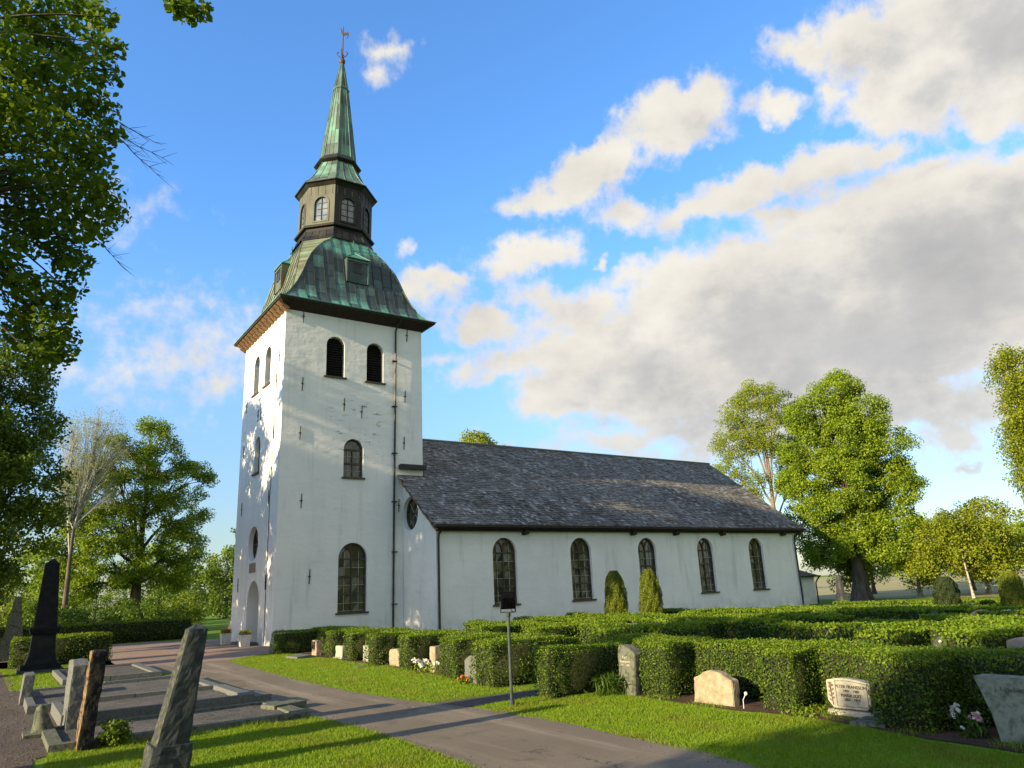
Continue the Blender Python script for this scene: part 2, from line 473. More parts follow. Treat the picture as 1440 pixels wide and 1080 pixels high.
wear(M['asphalt'])
M['forecourt'] = ground_mat('fine_red_gravel', (.25, .18, .14), (.30, .22, .17), (.18, .13, .105), .3, 70, .5, .01)
M['gravel'] = ground_mat('brown_gravel', (.105, .085, .072), (.145, .115, .098), (.055, .045, .04), .7, 34, 1.0, .03, lo=.45, hi=.6)
M['gravel_grey'] = ground_mat('grey_gravel', (.105, .102, .092), (.145, .138, .125), (.055, .052, .047), .7, 38, 1.0, .03, lo=.45, hi=.6)
M['field'] = ground_mat('dry_field', (.40, .33, .19), (.30, .27, .13), (.20, .22, .07), .12, 6, .5, .05)
M['lawn_blade'] = leaf_mat('grass_blades', (.115, .205, .008), (.21, .29, .014), .35, c3=(.17, .20, .018))
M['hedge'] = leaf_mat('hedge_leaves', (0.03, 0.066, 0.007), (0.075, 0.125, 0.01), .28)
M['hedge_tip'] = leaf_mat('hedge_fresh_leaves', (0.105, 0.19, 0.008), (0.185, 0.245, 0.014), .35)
M['hedge_core'] = mat('hedge_twigs', (.016, .022, .008), (.030, .030, .014), 12, .95)
M['leaf_near'] = leaf_mat('lime_leaves', (0.06, 0.112, 0.01), (0.14, 0.2, 0.014), .5)
M['leaf_dark'] = leaf_mat('dark_leaves', (0.06, 0.11, 0.012), (0.12, 0.185, 0.014), .28)
M['leaf_mid'] = leaf_mat('maple_leaves', (0.13, 0.21, 0.012), (0.25, 0.315, 0.016), .35, c3=(.085, .145, .012))
M['leaf_lime'] = leaf_mat('fresh_leaves', (0.18, 0.235, 0.014), (0.28, 0.315, 0.022), .42, c3=(.16, .22, .022))
M['leaf_birch'] = leaf_mat('birch_leaves', (0.16, 0.205, 0.012), (0.27, 0.295, 0.02), .4, c3=(.10, .145, .014))
M['leaf_bud'] = leaf_mat('opening_buds', (0.24, 0.25, 0.12), (0.32, 0.33, 0.17), .4)
M['leaf_gold'] = leaf_mat('golden_thuja', (.20, .225, .016), (.10, .14, .014), .3, c3=(.12, .15, .018))
M['leaf_thuja'] = leaf_mat('dark_thuja', (.022, .040, .014), (.05, .07, .02), .2)
M['petal_white'] = leaf_mat('white_petals', (.70, .68, .62), (.60, .60, .50), .3, (1, 1, 1))
M['petal_pink'] = leaf_mat('pink_petals', (.62, .36, .36), (.60, .48, .44), .3, (1, 1, 1))
M['petal_yellow'] = leaf_mat('yellow_petals', (.62, .42, .03), (.55, .50, .05), .3, (1, 1, 1))
M['petal_red'] = leaf_mat('red_petals', (.45, .08, .03), (.55, .20, .04), .3, (1, 1, 1))


# ------------------------------------------------------------------ mesh helpers
class MB:
    """collects polygons; build() links them as ONE mesh object"""

    def __init__(s):
        s.v = []
        s.f = []
        s.m = []

    def poly(s, pts, m=0):
        k = len(s.v)
        s.v.extend([tuple(p) for p in pts])
        s.f.append(tuple(range(k, k + len(pts))))
        s.m.append(m)

    def mesh(s, v, f, m=0):
        k = len(s.v)
        s.v.extend([tuple(p) for p in v])
        for q in f:
            s.f.append(tuple(i + k for i in q))
            s.m.append(m)

    def box(s, a, b, m=0, rot=0, taper=0):
        (x0, y0, z0), (x1, y1, z1) = a, b
        t = taper
        v = [(x0, y0, z0), (x1, y0, z0), (x1, y1, z0), (x0, y1, z0), (x0 + t, y0 + t, z1), (x1 - t, y0 + t, z1), (x1 - t, y1 - t, z1), (x0 + t, y1 - t, z1)]
        s.mesh(v, [(3, 2, 1, 0), (4, 5, 6, 7), (0, 1, 5, 4), (1, 2, 6, 5), (2, 3, 7, 6), (3, 0, 4, 7)], m)

    def bar(s, p, q, w, h=None, m=0):
        """square bar from p to q"""
        h = h or w
        p, q = Vector(p), Vector(q)
        d = (q - p).normalized()
        a = d.cross(Vector((0, 0, 1)))
        if a.length < 1e-3:
            a = Vector((1, 0, 0))
        a.normalize()
        b = a.cross(d).normalized()
        a, b = a * w / 2, b * h / 2
        v = [p - a - b, p + a - b, p + a + b, p - a + b, q - a - b, q + a - b, q + a + b, q - a + b]
        s.mesh(v, [(3, 2, 1, 0), (4, 5, 6, 7), (0, 1, 5, 4), (1, 2, 6, 5), (2, 3, 7, 6), (3, 0, 4, 7)], m)

    def tube(s, pts, rad, n=8, m=0, cap=True):
        pts = [Vector(p) for p in pts]
        k0 = len(s.v)
        if not hasattr(rad, '__len__'):
            rad = [rad] * len(pts)
        prev = None
        for i, p in enumerate(pts):
            d = (pts[min(i + 1, len(pts) - 1)] - pts[max(i - 1, 0)]).normalized()
            a = prev if prev is not None else (Vector((1, 0, 0)) if abs(d.x) < .9 else Vector((0, 1, 0)))
            a = (a - d * a.dot(d)).normalized()
            prev = a
            b = d.cross(a)
            for j in range(n):
                t = 2 * math.pi * j / n
                s.v.append(tuple(p + (a * math.cos(t) + b * math.sin(t)) * rad[i]))
        for i in range(len(pts) - 1):
            for j in range(n):
                a, b = k0 + i * n + j, k0 + i * n + (j + 1) % n
                s.f.append((a, b, b + n, a + n))
                s.m.append(m)
        if cap:
            s.f.append(tuple(k0 + j for j in reversed(range(n))))
            s.m.append(m)
            s.f.append(tuple(k0 + (len(pts) - 1) * n + j for j in range(n)))
            s.m.append(m)

    def rings(s, rings, m=0, cap=(False, False)):
        n = len(rings[0])
        k0 = len(s.v)
        for r in rings:
            s.v.extend([tuple(p) for p in r])
        for i in range(len(rings) - 1):
            for j in range(n):
                a, b = k0 + i * n + j, k0 + i * n + (j + 1) % n
                s.f.append((a, b, b + n, a + n))
                s.m.append(m)
        if cap[0]:
            s.f.append(tuple(k0 + j for j in reversed(range(n))))
            s.m.append(m)
        if cap[1]:
            s.f.append(tuple(k0 + (len(rings) - 1) * n + j for j in range(n)))
            s.m.append(m)

    def build(s, name, mats, parent=None, loc=(0, 0, 0), smooth=False):
        me = bpy.data.meshes.new(name)
        v = np.array(s.v, float) - np.array(loc if parent is None else tuple(parent.get('base', (0, 0, 0))), float)
        me.from_pydata(v.tolist(), [], s.f)
        return finish(me, name, mats, parent, loc, s.m, smooth)


def finish(me, name, mats, parent=None, loc=(0, 0, 0), mi=None, smooth=False):
    for m in (mats if isinstance(mats, (list, tuple)) else [mats]):
        me.materials.append(m)
    if mi is not None and any(mi):
        me.polygons.foreach_set('material_index', np.array(mi, np.int32))
    if smooth:
        me.polygons.foreach_set('use_smooth', np.ones(len(me.polygons), bool))
    me.update()
    o = bpy.data.objects.new(name, me)
    SC.collection.objects.link(o)
    if parent is not None:
        o.parent = parent
    else:
        o.location = loc
    return o


def tag(o, label=None, cat=None, group=None, kind=None):
    if label:
        o['label'] = label
    if cat:
        o['category'] = cat
    if group:
        o['group'] = group
    if kind:
        o['kind'] = kind
    return o


def thing(name, label, cat, base=(0, 0, 0), group=None):
    """an Empty at the thing's base; parts are built in world coordinates and stored relative to it"""
    o = bpy.data.objects.new(name, None)
    o.empty_display_size = .2
    SC.collection.objects.link(o)
    o.location = base
    o['base'] = tuple(base)
    return tag(o, label, cat, group)


def copy_tree(o, loc, rz, scale, label, parent=None):
    c = o.copy()
    SC.collection.objects.link(c)
    if parent is None:
        c.location = loc
        c.rotation_euler = (0, 0, rz)
        c.scale = scale
        c['label'] = label
    else:
        c.parent = parent
    for ch in list(o.children):
        copy_tree(ch, loc, rz, scale, label, c)
    return c


def quads_mesh(name, V, n, mats, parent=None, loc=(0, 0, 0), mi=None):
    """V: (N, n, 3) separate n-gons"""
    N = len(V)
    me = bpy.data.meshes.new(name)
    base = np.array(loc if parent is None else tuple(parent.get('base', (0, 0, 0))), np.float32)
    me.vertices.add(N * n)
    me.vertices.foreach_set('co', (V.reshape(-1, 3) - base).astype(np.float32).ravel())
    me.loops.add(N * n)
    me.loops.foreach_set('vertex_index', np.arange(N * n, dtype=np.int32))
    me.polygons.add(N)
    me.polygons.foreach_set('loop_start', np.arange(N, dtype=np.int32) * n)
    me.polygons.foreach_set('loop_total', np.full(N, n, np.int32))
    me.update(calc_edges=True)
    return finish(me, name, mats, parent, loc, mi)


def leaf_verts(C, size, bias=None, aspect=.65, spread=1.0, hang=0.0):
    """rhombic leaves at centres C (N,3); bias (N,3) pulls the normals"""
    N = len(C)
    nrm = rng.normal(size=(N, 3)) * spread
    if bias is not None:
        nrm = nrm + bias
    nrm /= np.linalg.norm(nrm, axis=1, keepdims=True) + 1e-9
    t = rng.normal(size=(N, 3))
    t[:, 2] -= hang
    t -= nrm * np.sum(t * nrm, axis=1, keepdims=True)
    t /= np.linalg.norm(t, axis=1, keepdims=True) + 1e-9
    b = np.cross(nrm, t)
    s = (np.asarray(size) * rng.uniform(.65, 1.25, N))[:, None]
    bend = nrm * s * .12
    return np.stack([C - t * s * .5, C + b * s * aspect * .5 + bend, C + t * s * .55, C - b * s * aspect * .5 + bend], axis=1)


def leaf_verts6(C, size, bias=None, aspect=.8, spread=1.0, hang=0.0):
    """broad pointed leaves with six corners, for trees close to the camera"""
    q = leaf_verts(C, size * rng.uniform(.7, 1.25, len(C)), bias, aspect, spread, hang)
    b, r, t, l = q[:, 0], q[:, 1], q[:, 2], q[:, 3]
    return np.stack([b, b * .45 + r * .62 - l * .07, r * .72 + t * .33 - l * .05, t + (t - b) * .06, l * .72 + t * .33 - r * .05, b * .45 + l * .62 - r * .07], axis=1)


def fbm(p, s):
    return noise.fractal(Vector(p) * s, 1.0, 2.0, 4)


# ------------------------------------------------------------------ wall with holes through a filled 2D curve
def arch_poly(u0, u1, z0, z1, n=14):
    """round-arched outline; z1 is the crown"""
    r = (u1 - u0) / 2
    c = (u0 + u1) / 2
    zs = z1 - r
    return [(u0, z0), (u1, z0)] + [(c + r * math.cos(math.pi * i / n), zs + r * math.sin(math.pi * i / n)) for i in range(n + 1)]


def circle_poly(u, z, r, n=28):
    return [(u + r * math.cos(2 * math.pi * i / n), z + r * math.sin(2 * math.pi * i / n)) for i in range(n)]


def slab(name, outline, holes, thick, fn, mats, parent):
    """flat slab with holes: (u,z) outline, extruded 'thick' behind its face; fn(u, z, depth) -> world"""
    cu = bpy.data.curves.new(name, 'CURVE')
    cu.dimensions = '2D'
    cu.fill_mode = 'BOTH'
    cu.extrude = thick / 2
    for pl in [outline] + holes:
        sp = cu.splines.new('POLY')
        sp.points.add(len(pl) - 1)
        for i, (u, z) in enumerate(pl):
            sp.points[i].co = (u, z, 0, 1)
        sp.use_cyclic_u = True
    ob = bpy.data.objects.new(name, cu)
    SC.collection.objects.link(ob)
    dg = bpy.context.evaluated_depsgraph_get()
    me = bpy.data.meshes.new_from_object(ob.evaluated_get(dg))
    bpy.data.objects.remove(ob)
    bpy.data.curves.remove(cu)
    bs = Vector(parent.get('base', (0, 0, 0)))
    for v in me.vertices:
        v.co = Vector(fn(v.co.x, v.co.y, thick / 2 - v.co.z)) - bs
    me.materials.clear()
    bm = bmesh.new()
    bm.from_mesh(me)
    bmesh.ops.remove_doubles(bm, verts=bm.verts, dist=1e-4)
    bmesh.ops.recalc_face_normals(bm, faces=bm.faces)
    bm.to_mesh(me)
    bm.free()
    for p in me.polygons:
        p.use_smooth = False
        p.material_index = 0
    return finish(me, name, mats, parent)


def text_mesh(txt, size, fn, name, m, parent, align='CENTER', depth=.003):
    cu = bpy.data.curves.new(name, 'FONT')
    cu.body = txt
    cu.size = size
    cu.align_x = align
    cu.align_y = 'CENTER'
    cu.extrude = depth
    ob = bpy.data.objects.new(name, cu)
    SC.collection.objects.link(ob)
    dg = bpy.context.evaluated_depsgraph_get()
    me = bpy.data.meshes.new_from_object(ob.evaluated_get(dg))
    bpy.data.objects.remove(ob)
    bs = Vector(parent.get('base', (0, 0, 0)))
    for v in me.vertices:
        v.co = Vector(fn(v.co.x, v.co.y, v.co.z)) - bs
    me.materials.clear()
    return finish(me, name, m, parent)


# ================================================================== THE SETTING
def sheet(name, pts, z, m, wob=.06, step=.45):
    """flat ground sheet with a slightly ragged edge"""
    P = []
    for i, p in enumerate(pts):
        q = pts[(i + 1) % len(pts)]
        L = math.hypot(q[0] - p[0], q[1] - p[1])
        k = max(1, min(120, int(L / step)))
        for j in range(k):
            x, y = p[0] + (q[0] - p[0]) * j / k, p[1] + (q[1] - p[1]) * j / k
            n = noise.noise_vector(Vector((x * 1.3, y * 1.3, z * 100)))
            P.append((x + n.x * wob, y + n.y * wob, z))
    bm = bmesh.new()
    vs = [bm.verts.new(p) for p in P]
    f = bm.faces.new(vs)
    if f.normal.z < 0:
        f.normal_flip()
    bmesh.ops.triangulate(bm, faces=[f])
    bmesh.ops.recalc_face_normals(bm, faces=bm.faces)
    if bm.faces[:] and bm.faces[0].normal.z < 0:
        bmesh.ops.reverse_faces(bm, faces=bm.faces)
    me = bpy.data.meshes.new(name)
    bm.to_mesh(me)
    bm.free()
    return tag(finish(me, name, m), kind='structure')


gm = MB()
gm.poly([(-900, -900, 0), (1200, -900, 0), (1200, 1200, 0), (-900, 1200, 0)])
tag(gm.build('ground', M['grass']), kind='structure')
sheet('field', [(48, -70), (420, -260), (520, 300), (60, 120), (52, 40), (46, 0)], .006, M['field'], .5, 3)
sheet('forecourt', [(-6.6, -5.0), (-3.3, -5.6), (-1.6, -4.2), (.6, -3.5), (.6, 10), (-3, 13.5), (-14, 13.0), (-40, 14), (-40, 6), (-12.0, 5.5), (-6.2, 2.2)], .006, M['forecourt'])
sheet('path', [(-5.50, -30), (-5.44, -25.9), (-5.38, -22.9), (-5.55, -19.6), (-5.45, -16), (-5.5, -12), (-5.9, -8.5), (-6.6, -5.0), (-3.3, -5.6), (-3.5, -9), (-3.7, -14), (-3.72, -18.4), (-3.40, -21.0), (-2.95, -23), (-2.95, -25), (-3.1, -27.5), (-3.6, -31), (-4.5, -38), (-6.6, -42), (-8, -38)], .010, M['asphalt'], .085, .22)
sheet('footpath', [(-3.42, -21.05), (-1.0, -21.2), (40, -21.2), (40, -21.85), (-1.0, -21.85), (-3.1, -22.1)], .008, M['gravel'], .05)
sheet('gravel_path', [(-9.75, -30), (-9.66, -21.1), (-9.25, -20.8), (-9.0, -18.4), (-9.0, -15.7), (-9.2, -11), (-9.65, -9.5), (-9.7, -4), (-10.2, 2), (-13, 2), (-13, -30)], .009, M['gravel'], .08)


# ------------------------------------------------------------------ grass blades on the near lawns
def in_poly(P, poly):
    x, y = P[:, 0], P[:, 1]
    ins = np.zeros(len(P), bool)
    n = len(poly)
    for i in range(n):
        x0, y0 = poly[i]
        x1, y1 = poly[(i + 1) % n]
        c = ((y0 > y) != (y1 > y)) & (x < (x1 - x0) * (y - y0) / (y1 - y0 + 1e-12) + x0)
        ins ^= c
    return ins


def blades(poly, dens, h, wd):
    a = np.array(poly)
    lo, hi = a.min(0), a.max(0)
    N = int((hi[0] - lo[0]) * (hi[1] - lo[1]) * dens)
    P = rng.uniform(lo, hi, (N, 2))
    P = P[in_poly(P, poly)]
    N = len(P)
    th = rng.uniform(0, 2 * math.pi, N)
    lean = rng.normal(0, .45, (N, 2))
    hh = h * rng.uniform(.5, 1.3, N) * (1 + .35 * np.sin(P[:, 0] * 5.1 + np.sin(P[:, 1] * 3.3) * 2) * np.sin(P[:, 1] * 4.3 + P[:, 0]))
    B = np.stack([P[:, 0], P[:, 1], np.zeros(N)], 1)
    dx = np.stack([np.cos(th), np.sin(th), np.zeros(N)], 1) * wd * .5
    tip = B + np.stack([lean[:, 0] * hh, lean[:, 1] * hh, hh], 1)
    return np.stack([B - dx, B + dx, tip], 1)


LAWNS = [
    ([(-3.15, -23.0), (-3.02, -25), (-3.2, -27.5), (-3.7, -31), (-3.7, -33), (-.95, -33), (-.85, -28.9), (-.6, -28), (-.45, -26.9), (-.68, -25.9), (-.62, -24.6), (-.45, -23.1), (-.3, -22.6), (-1.6, -22.6), (-1.7, -22.0), (-3.1, -22.1)], 3300, .036, .010),
    ([(-3.78, -18.4), (-3.78, -14), (-3.55, -9), (-3.3, -5.7), (-1.7, -4.4), (-.9, -5.2), (-.8, -10), (-.9, -17), (-1.0, -21.1), (-3.45, -20.95)], 1500, .036, .012),
    ([(-9.72, -30), (-5.45, -30), (-5.4, -25.9), (-5.33, -22.9), (-5.5, -20.75), (-9.45, -20.8), (-9.62, -22.5)], 3300, .036, .010),
    ([(-5.95, -13.5), (-5.5, -12), (-5.9, -8.7), (-6.5, -5.4), (-7.2, -5.2), (-6.4, -7.2), (-6.0, -9), (-5.95, -11)], 900, .04, .014),
    ([(-9.75, -10), (-9.0, -10), (-8.6, -9.7), (-8.6, -5), (-7, -5), (-6.6, -4.6), (-7, -1), (-9.9, -1), (-9.8, -6)], 700, .04, .014),
    ([(-5.9, -18.9), (-5.5, -19.2), (-5.45, -16), (-5.5, -12.5), (-5.8, -13)], 1500, .045, .012),
]
TUFTS = [((x, y), r) for (x, y, r) in ((-2.56, -22.57, .09), (-.34, -25.2, .42), (-.42, -23.2, .22), (-8.4, -23.75, .34), (-9.02, -20.8, .26), (-1.62, -22.3, .2), (-1.55, -20.2, .3), (-.1, -27.4, .3), (-.45, -28.6, .3), (-.3, -24.0, .3), (-1.25, -7.6, .3), (-1.3, -13.0, .2), (-.75, -9.5, .3), (-.75, -13.7, .3), (-5.75, -19.6, .3), (-7.6, -20.85, .5), (-6.6, -20.85, .5), (-8.4, -20.85, .4), (-.45, -29.9, .4), (-1.2, -17.8, .4), (-1.0, -15, .35), (-.95, -12.7, .35))]
TB = []
for (x, y), r in TUFTS:
    sq = [(x - r, y - r), (x + r, y - r), (x + r, y + r), (x - r, y + r)]
    b_ = blades(sq, 1500, .075, .009)
    d_ = np.hypot(b_[:, 0, 0] - x, b_[:, 0, 1] - y) / r
    TB.append(b_[rng.random(len(b_)) > d_ * .9])
tag(quads_mesh('grass', np.concatenate([blades(*a) for a in LAWNS] + TB), 3, M['lawn_blade']), 'short mown lawn grass beside the asphalt path', 'grass', kind='stuff')

# grit and small stones along the path's edges and on the gravel
def stones(N, xf, ylo, yhi, smin, smax):
    y = rng.uniform(ylo, yhi, N)
    x = xf(y, N)
    s_ = rng.uniform(smin, smax, N) * rng.uniform(.4, 1, N)
    th = rng.uniform(0, 6.28, N)
    V = []
    for k in range(4):
        a = th + k * math.pi / 2
        V.append(np.stack([x + np.cos(a) * s_, y + np.sin(a) * s_ * .8, np.full(N, .008)], 1))
    top = np.stack([x, y, .012 + s_ * .75], 1)
    return np.concatenate([np.stack([V[k], V[(k + 1) % 4], top], 1) for k in range(4)])


pr = lambda y: np.interp(y, [-31, -27.5, -25, -23, -21, -18.4, -14, -9, -5.6], [-3.6, -3.1, -2.95, -2.95, -3.4, -3.72, -3.7, -3.5, -3.3])
pl = lambda y: np.interp(y, [-30, -25.9, -22.9, -19.6, -16, -12, -8.5], [-5.5, -5.44, -5.38, -5.55, -5.45, -5.5, -5.9])
G_ = [stones(900, lambda y, n: pr(y) - np.abs(rng.normal(0, .12, n)) + .03, -30, -6, .006, .022),
      stones(900, lambda y, n: pl(y) + np.abs(rng.normal(0, .12, n)) - .03, -30, -9, .006, .022),
      stones(900, lambda y, n: rng.uniform(-5.4, -3.2, n), -30, -14, .004, .012),
      stones(2600, lambda y, n: rng.uniform(-10.6, -9.6, n), -27, -6, .008, .028)]
tag(quads_mesh('grit', np.concatenate(G_), 3, M['gravel_grey']), 'small loose stones along the edges of the path', 'grit', kind='stuff')

# ================================================================== THE CHURCH
WT, DT, HT = 7.561, 7.242, 16.15
CXT, CYT = WT / 2, DT / 2
XN, YS, XE, HE, ZR = 6.397, -3.468, 33.823, 5.17, 10.66
YN = DT - YS
church = thing('church', 'white plastered church with a copper-capped bell tower and a long slate-roofed nave', 'church', (CXT, CYT, 0))


def fS(y0):
    return lambda u, z, d: (u, y0 + d, z)


def fW(x0):
    return lambda u, z, d: (x0 + d, u, z)


def fE(x0):
    return lambda u, z, d: (x0 - d, u, z)


def fN(y0):
    return lambda u, z, d: (u, y0 - d, z)


TH = .9
S_HOLES = [arch_poly(2.99, 4.46, 1.25, 4.49), arch_poly(3.16, 4.20, 7.66, 9.62), arch_poly(2.14, 3.11, 12.75, 14.92), arch_poly(4.33, 5.27, 12.72, 14.90)]
W_HOLES = [arch_poly(2.35, 4.32, .02, 2.92), circle_poly(3.8, 4.72, .87), arch_poly(3.40, 4.34, 8.28, 10.2), arch_poly(2.22, 3.20, 12.7, 14.8), arch_poly(4.26, 5.25, 12.7, 14.85)]
slab('tower_wall', [(0, -.3), (WT, -.3), (WT, HT), (0, HT)], S_HOLES, TH, fS(0), M['plaster'], church)
slab('tower_wall', [(TH, -.3), (DT - TH, -.3), (DT - TH, HT), (TH, HT)], W_HOLES, TH, fW(0), M['plaster'], church)
slab('tower_wall', [(TH, -.3), (DT - TH, -.3), (DT - TH, HT), (TH, HT)], [], TH, fE(WT), M['plaster'], church)
slab('tower_wall', [(0, -.3), (WT, -.3), (WT, HT), (0, HT)], [], TH, fN(DT), M['plaster'], church)
NW = [(9.53, 10.95), (14.40, 15.83), (19.30, 20.72), (24.18, 25.60), (28.98, 30.40)]
ZT_, ZS_ = 4.46, 1.28
slab('nave_wall', [(XN, -.3), (XE, -.3), (XE, HE), (XN, HE)], [arch_poly(a, b, ZS_, ZT_) for a, b in NW], .85, fS(YS), M['plaster'], church)
slab('nave_wall', [(XN, -.3), (XE, -.3), (XE, HE), (XN, HE)], [], .85, fN(YN), M['plaster'], church)
SL = (ZR - 5.2) / (CYT + 3.62)
roofz = lambda y: 5.2 + SL * (y + 3.62) if y < CYT else 5.2 + SL * (2 * CYT - y + 3.62)
slab('gable_wall', [(YS + .85, -.3), (-.003, -.3), (-.003, roofz(0) - .14), (YS + .85, roofz(YS + .85) - .14)], [circle_poly(-.83, 5.86, .84)], .6, fW(XN), M['plaster'], church)
slab('gable_wall', [(DT + .003, -.3), (YN - .85, -.3), (YN - .85, roofz(YN - .85) - .14), (DT + .003, roofz(DT) - .14)], [], .6, fW(XN), M['plaster'], church)
slab('gable_wall', [(YS + .85, -.3), (YN - .85, -.3), (YN - .85, roofz(YN - .85) - .14), (CYT, ZR - .16), (YS + .85, roofz(YS + .85) - .14)], [], .6, fE(XE), M['plaster'], church)
# wedges of wall between the nave's south wall head and the roof, at both gables
for gx in (XN, XE - .6):
    mb = MB()
    v = [(gx, YS, HE + .001), (gx, YS + .85, HE + .001), (gx, YS + .85, roofz(YS + .85) - .14), (gx, YS, roofz(YS) - .1)]
    v2 = [(x + .6, y, z) for x, y, z in v]
    mb.mesh(v + v2, [(0, 3, 2, 1), (4, 5, 6, 7), (0, 4, 7, 3), (3, 7, 6, 2), (1, 2, 6, 5)])
    mb.build('gable_wall', M['plaster'], church)


# ------------------------------------------------------------------ windows
def window(fn, u0, u1, z0, z1, inset, transoms, parent, cols=4, sub=2, round_=False, sill=True, bars='lead', tracery=True, hub=False):
    """frame mesh with pane, bars and sill below it in the tree"""
    c = (u0 + u1) / 2
    r = (u1 - u0) / 2
    zs = z1 - r
    fr = MB()
    d0, d1 = inset - .02, inset + .10
    outer = circle_poly(c, (z0 + z1) / 2, r, 28) if round_ else arch_poly(u0, u1, z0, z1)
    cc = (c, (z0 + z1) / 2)
    t = .075
    if round_:
        inner = circle_poly(c, cc[1], r - t, 28)
    else:
        inner = arch_poly(u0 + t, u1 - t, z0 + t, z1 - t)
    n = len(outer)
    for i in range(n):
        j = (i + 1) % n
        a, b, e, f = outer[i], outer[j], inner[j], inner[i]
        fr.poly([fn(*a, d0), fn(*b, d0), fn(*e, d0), fn(*f, d0)])
        fr.poly([fn(*f, d0), fn(*e, d0), fn(*e, d1), fn(*f, d1)])
    def bx(ua, ub, za, zb, da, db, mbx):
        q = [fn(ua, za, da), fn(ub, za, da), fn(ub, zb, da), fn(ua, zb, da), fn(ua, za, db), fn(ub, za, db), fn(ub, zb, db), fn(ua, zb, db)]
        mbx.mesh(q, [(0, 1, 2, 3), (4, 7, 6, 5), (0, 4, 5, 1), (1, 5, 6, 2), (2, 6, 7, 3), (3, 7, 4, 0)])
    ld = MB()
    if round_:
        for k in range(4):
            a = math.pi * k / 4 + .02
            p = (c + (r - t) * math.cos(a), cc[1] + (r - t) * math.sin(a))
            q = (c - (r - t) * math.cos(a), cc[1] - (r - t) * math.sin(a))
            if k % 2 == 0:
                fr.bar(fn(*p, inset + .025 + .006 * k), fn(*q, inset + .025 + .006 * k), .05)
            else:
                ld.bar(fn(*p, inset + .03 + .006 * k), fn(*q, inset + .03 + .006 * k), .025)
        rr = r * .45
        cp = circle_poly(c, cc[1], rr, 20)
        for i in range(20):
            fr.bar(fn(*cp[i], inset + .05), fn(*cp[(i + 1) % 20], inset + .05), .035)
    else:
        bx(c - .03, c + .03, z0 + t, zs, inset, inset + .06, fr)
        lv = [z0] + [z0 + k for k in transoms]
        for z in lv[1:]:
            bx(u0 + t, u1 - t, z - .04, z + .04, inset - .012, inset + .075, fr)
        for k in range(1, cols):
            u = u0 + (u1 - u0) * k / cols
            if abs(u - c) > .05:
                bx(u - .012, u + .012, z0 + t, zs + (r * .45 if tracery else 0), inset + .02, inset + .05, ld)
        for a, b in zip(lv, lv[1:]):
            for k in range(1, sub + 1):
                z = a + (b - a) * k / (sub if b == lv[-1] and False else sub)
                if k < sub or b == lv[1] and False:
                    bx(u0 + t, u1 - t, z - .011, z + .011, inset + .021, inset + .046, ld)
        bx(u0 + t, u1 - t, z0 + t, z0 + t + .022, inset + .021, inset + .046, ld)
        if tracery:
            tr = MB()
            for s in (-1, 1):
                pts = []
                for k in range(9):
                    a = math.pi / 2 * k / 8
                    pts.append((c + s * (r * .52) * (1 - math.cos(a)), zs + (r - t) * .86 * math.sin(a)))
                for a, b in zip(pts, pts[1:]):
                    tr.bar(fn(*a, inset + .028 + .004 * s), fn(*b, inset + .028 + .004 * s), .055)
    f = fr.build('window', M['frame'], parent)
    f['base'] = tuple(parent.get('base', (0, 0, 0)))
    if ld.f:
        ld.build('glazing_bars', M[bars], f)
    if not round_ and tracery:
        tr.build('tracery', M['tracery'], f)
    # panes: one small sheet per light, each very slightly out of true
    pn = MB()
    ins = inner
    us = np.linspace(u0, u1, cols + 1)
    zz = sorted(set([z0, z1] + [z0 + k for k in transoms] + [z0 + (a + b) / 2 for a, b in zip([0] + list(transoms), transoms)] + ([zs + r * .5] if not round_ else [cc[1]])))
    for a, b in zip(us, us[1:]):
        for e, g in zip(zz, zz[1:]):
            dd = [inset + .06 + random.uniform(-.009, .009) for _ in range(4)]
            pts = []
            for (u, z), d in zip([(a, e), (b, e), (b, g), (a, g)], dd):
                # keep within the outline
                if round_:
                    L = math.hypot(u - c, z - cc[1])
                    k = min(1, (r - .02) / max(L, 1e-6))
                    u, z = c + (u - c) * k, cc[1] + (z - cc[1]) * k
                elif z > zs:
                    L = math.hypot(u - c, z - zs)
                    k = min(1, (r - .02) / max(L, 1e-6))
                    u, z = c + (u - c) * k, zs + (z - zs) * k
                pts.append(fn(u, z, d))
            pn.poly(pts)
    pn.build('pane', M['glass'], f)
    if sill:
        sb = MB()
        bx(u0 - .09, u1 + .09, z0 - .07, z0 + .012, -.09, inset, sb)
        sb.build('sill', M['sill'], f)
    return f


for a, b in NW:
    window(fS(YS), a, b, ZS_, ZT_, .17, (.83, 1.62, 2.44), church)
window(fS(0), 2.99, 4.46, 1.25, 4.49, .16, (.86, 1.66, 2.48), church, cols=4)
window(fS(0), 3.16, 4.20, 7.66, 9.62, .16, (.72, 1.42), church, cols=4, bars='lead', tracery=False)
window(fW(0), 3.40, 4.34, 8.28, 10.2, .22, (.72, 1.42), church, cols=4, tracery=False)
window(fW(0), 3.80 - .87, 3.80 + .87, 3.85, 5.59, .26, (), church, cols=6, round_=True, sill=False)
window(fW(XN), -.83 - .84, -.83 + .84, 5.02, 6.70, .22, (), church, cols=6, round_=True, sill=False)


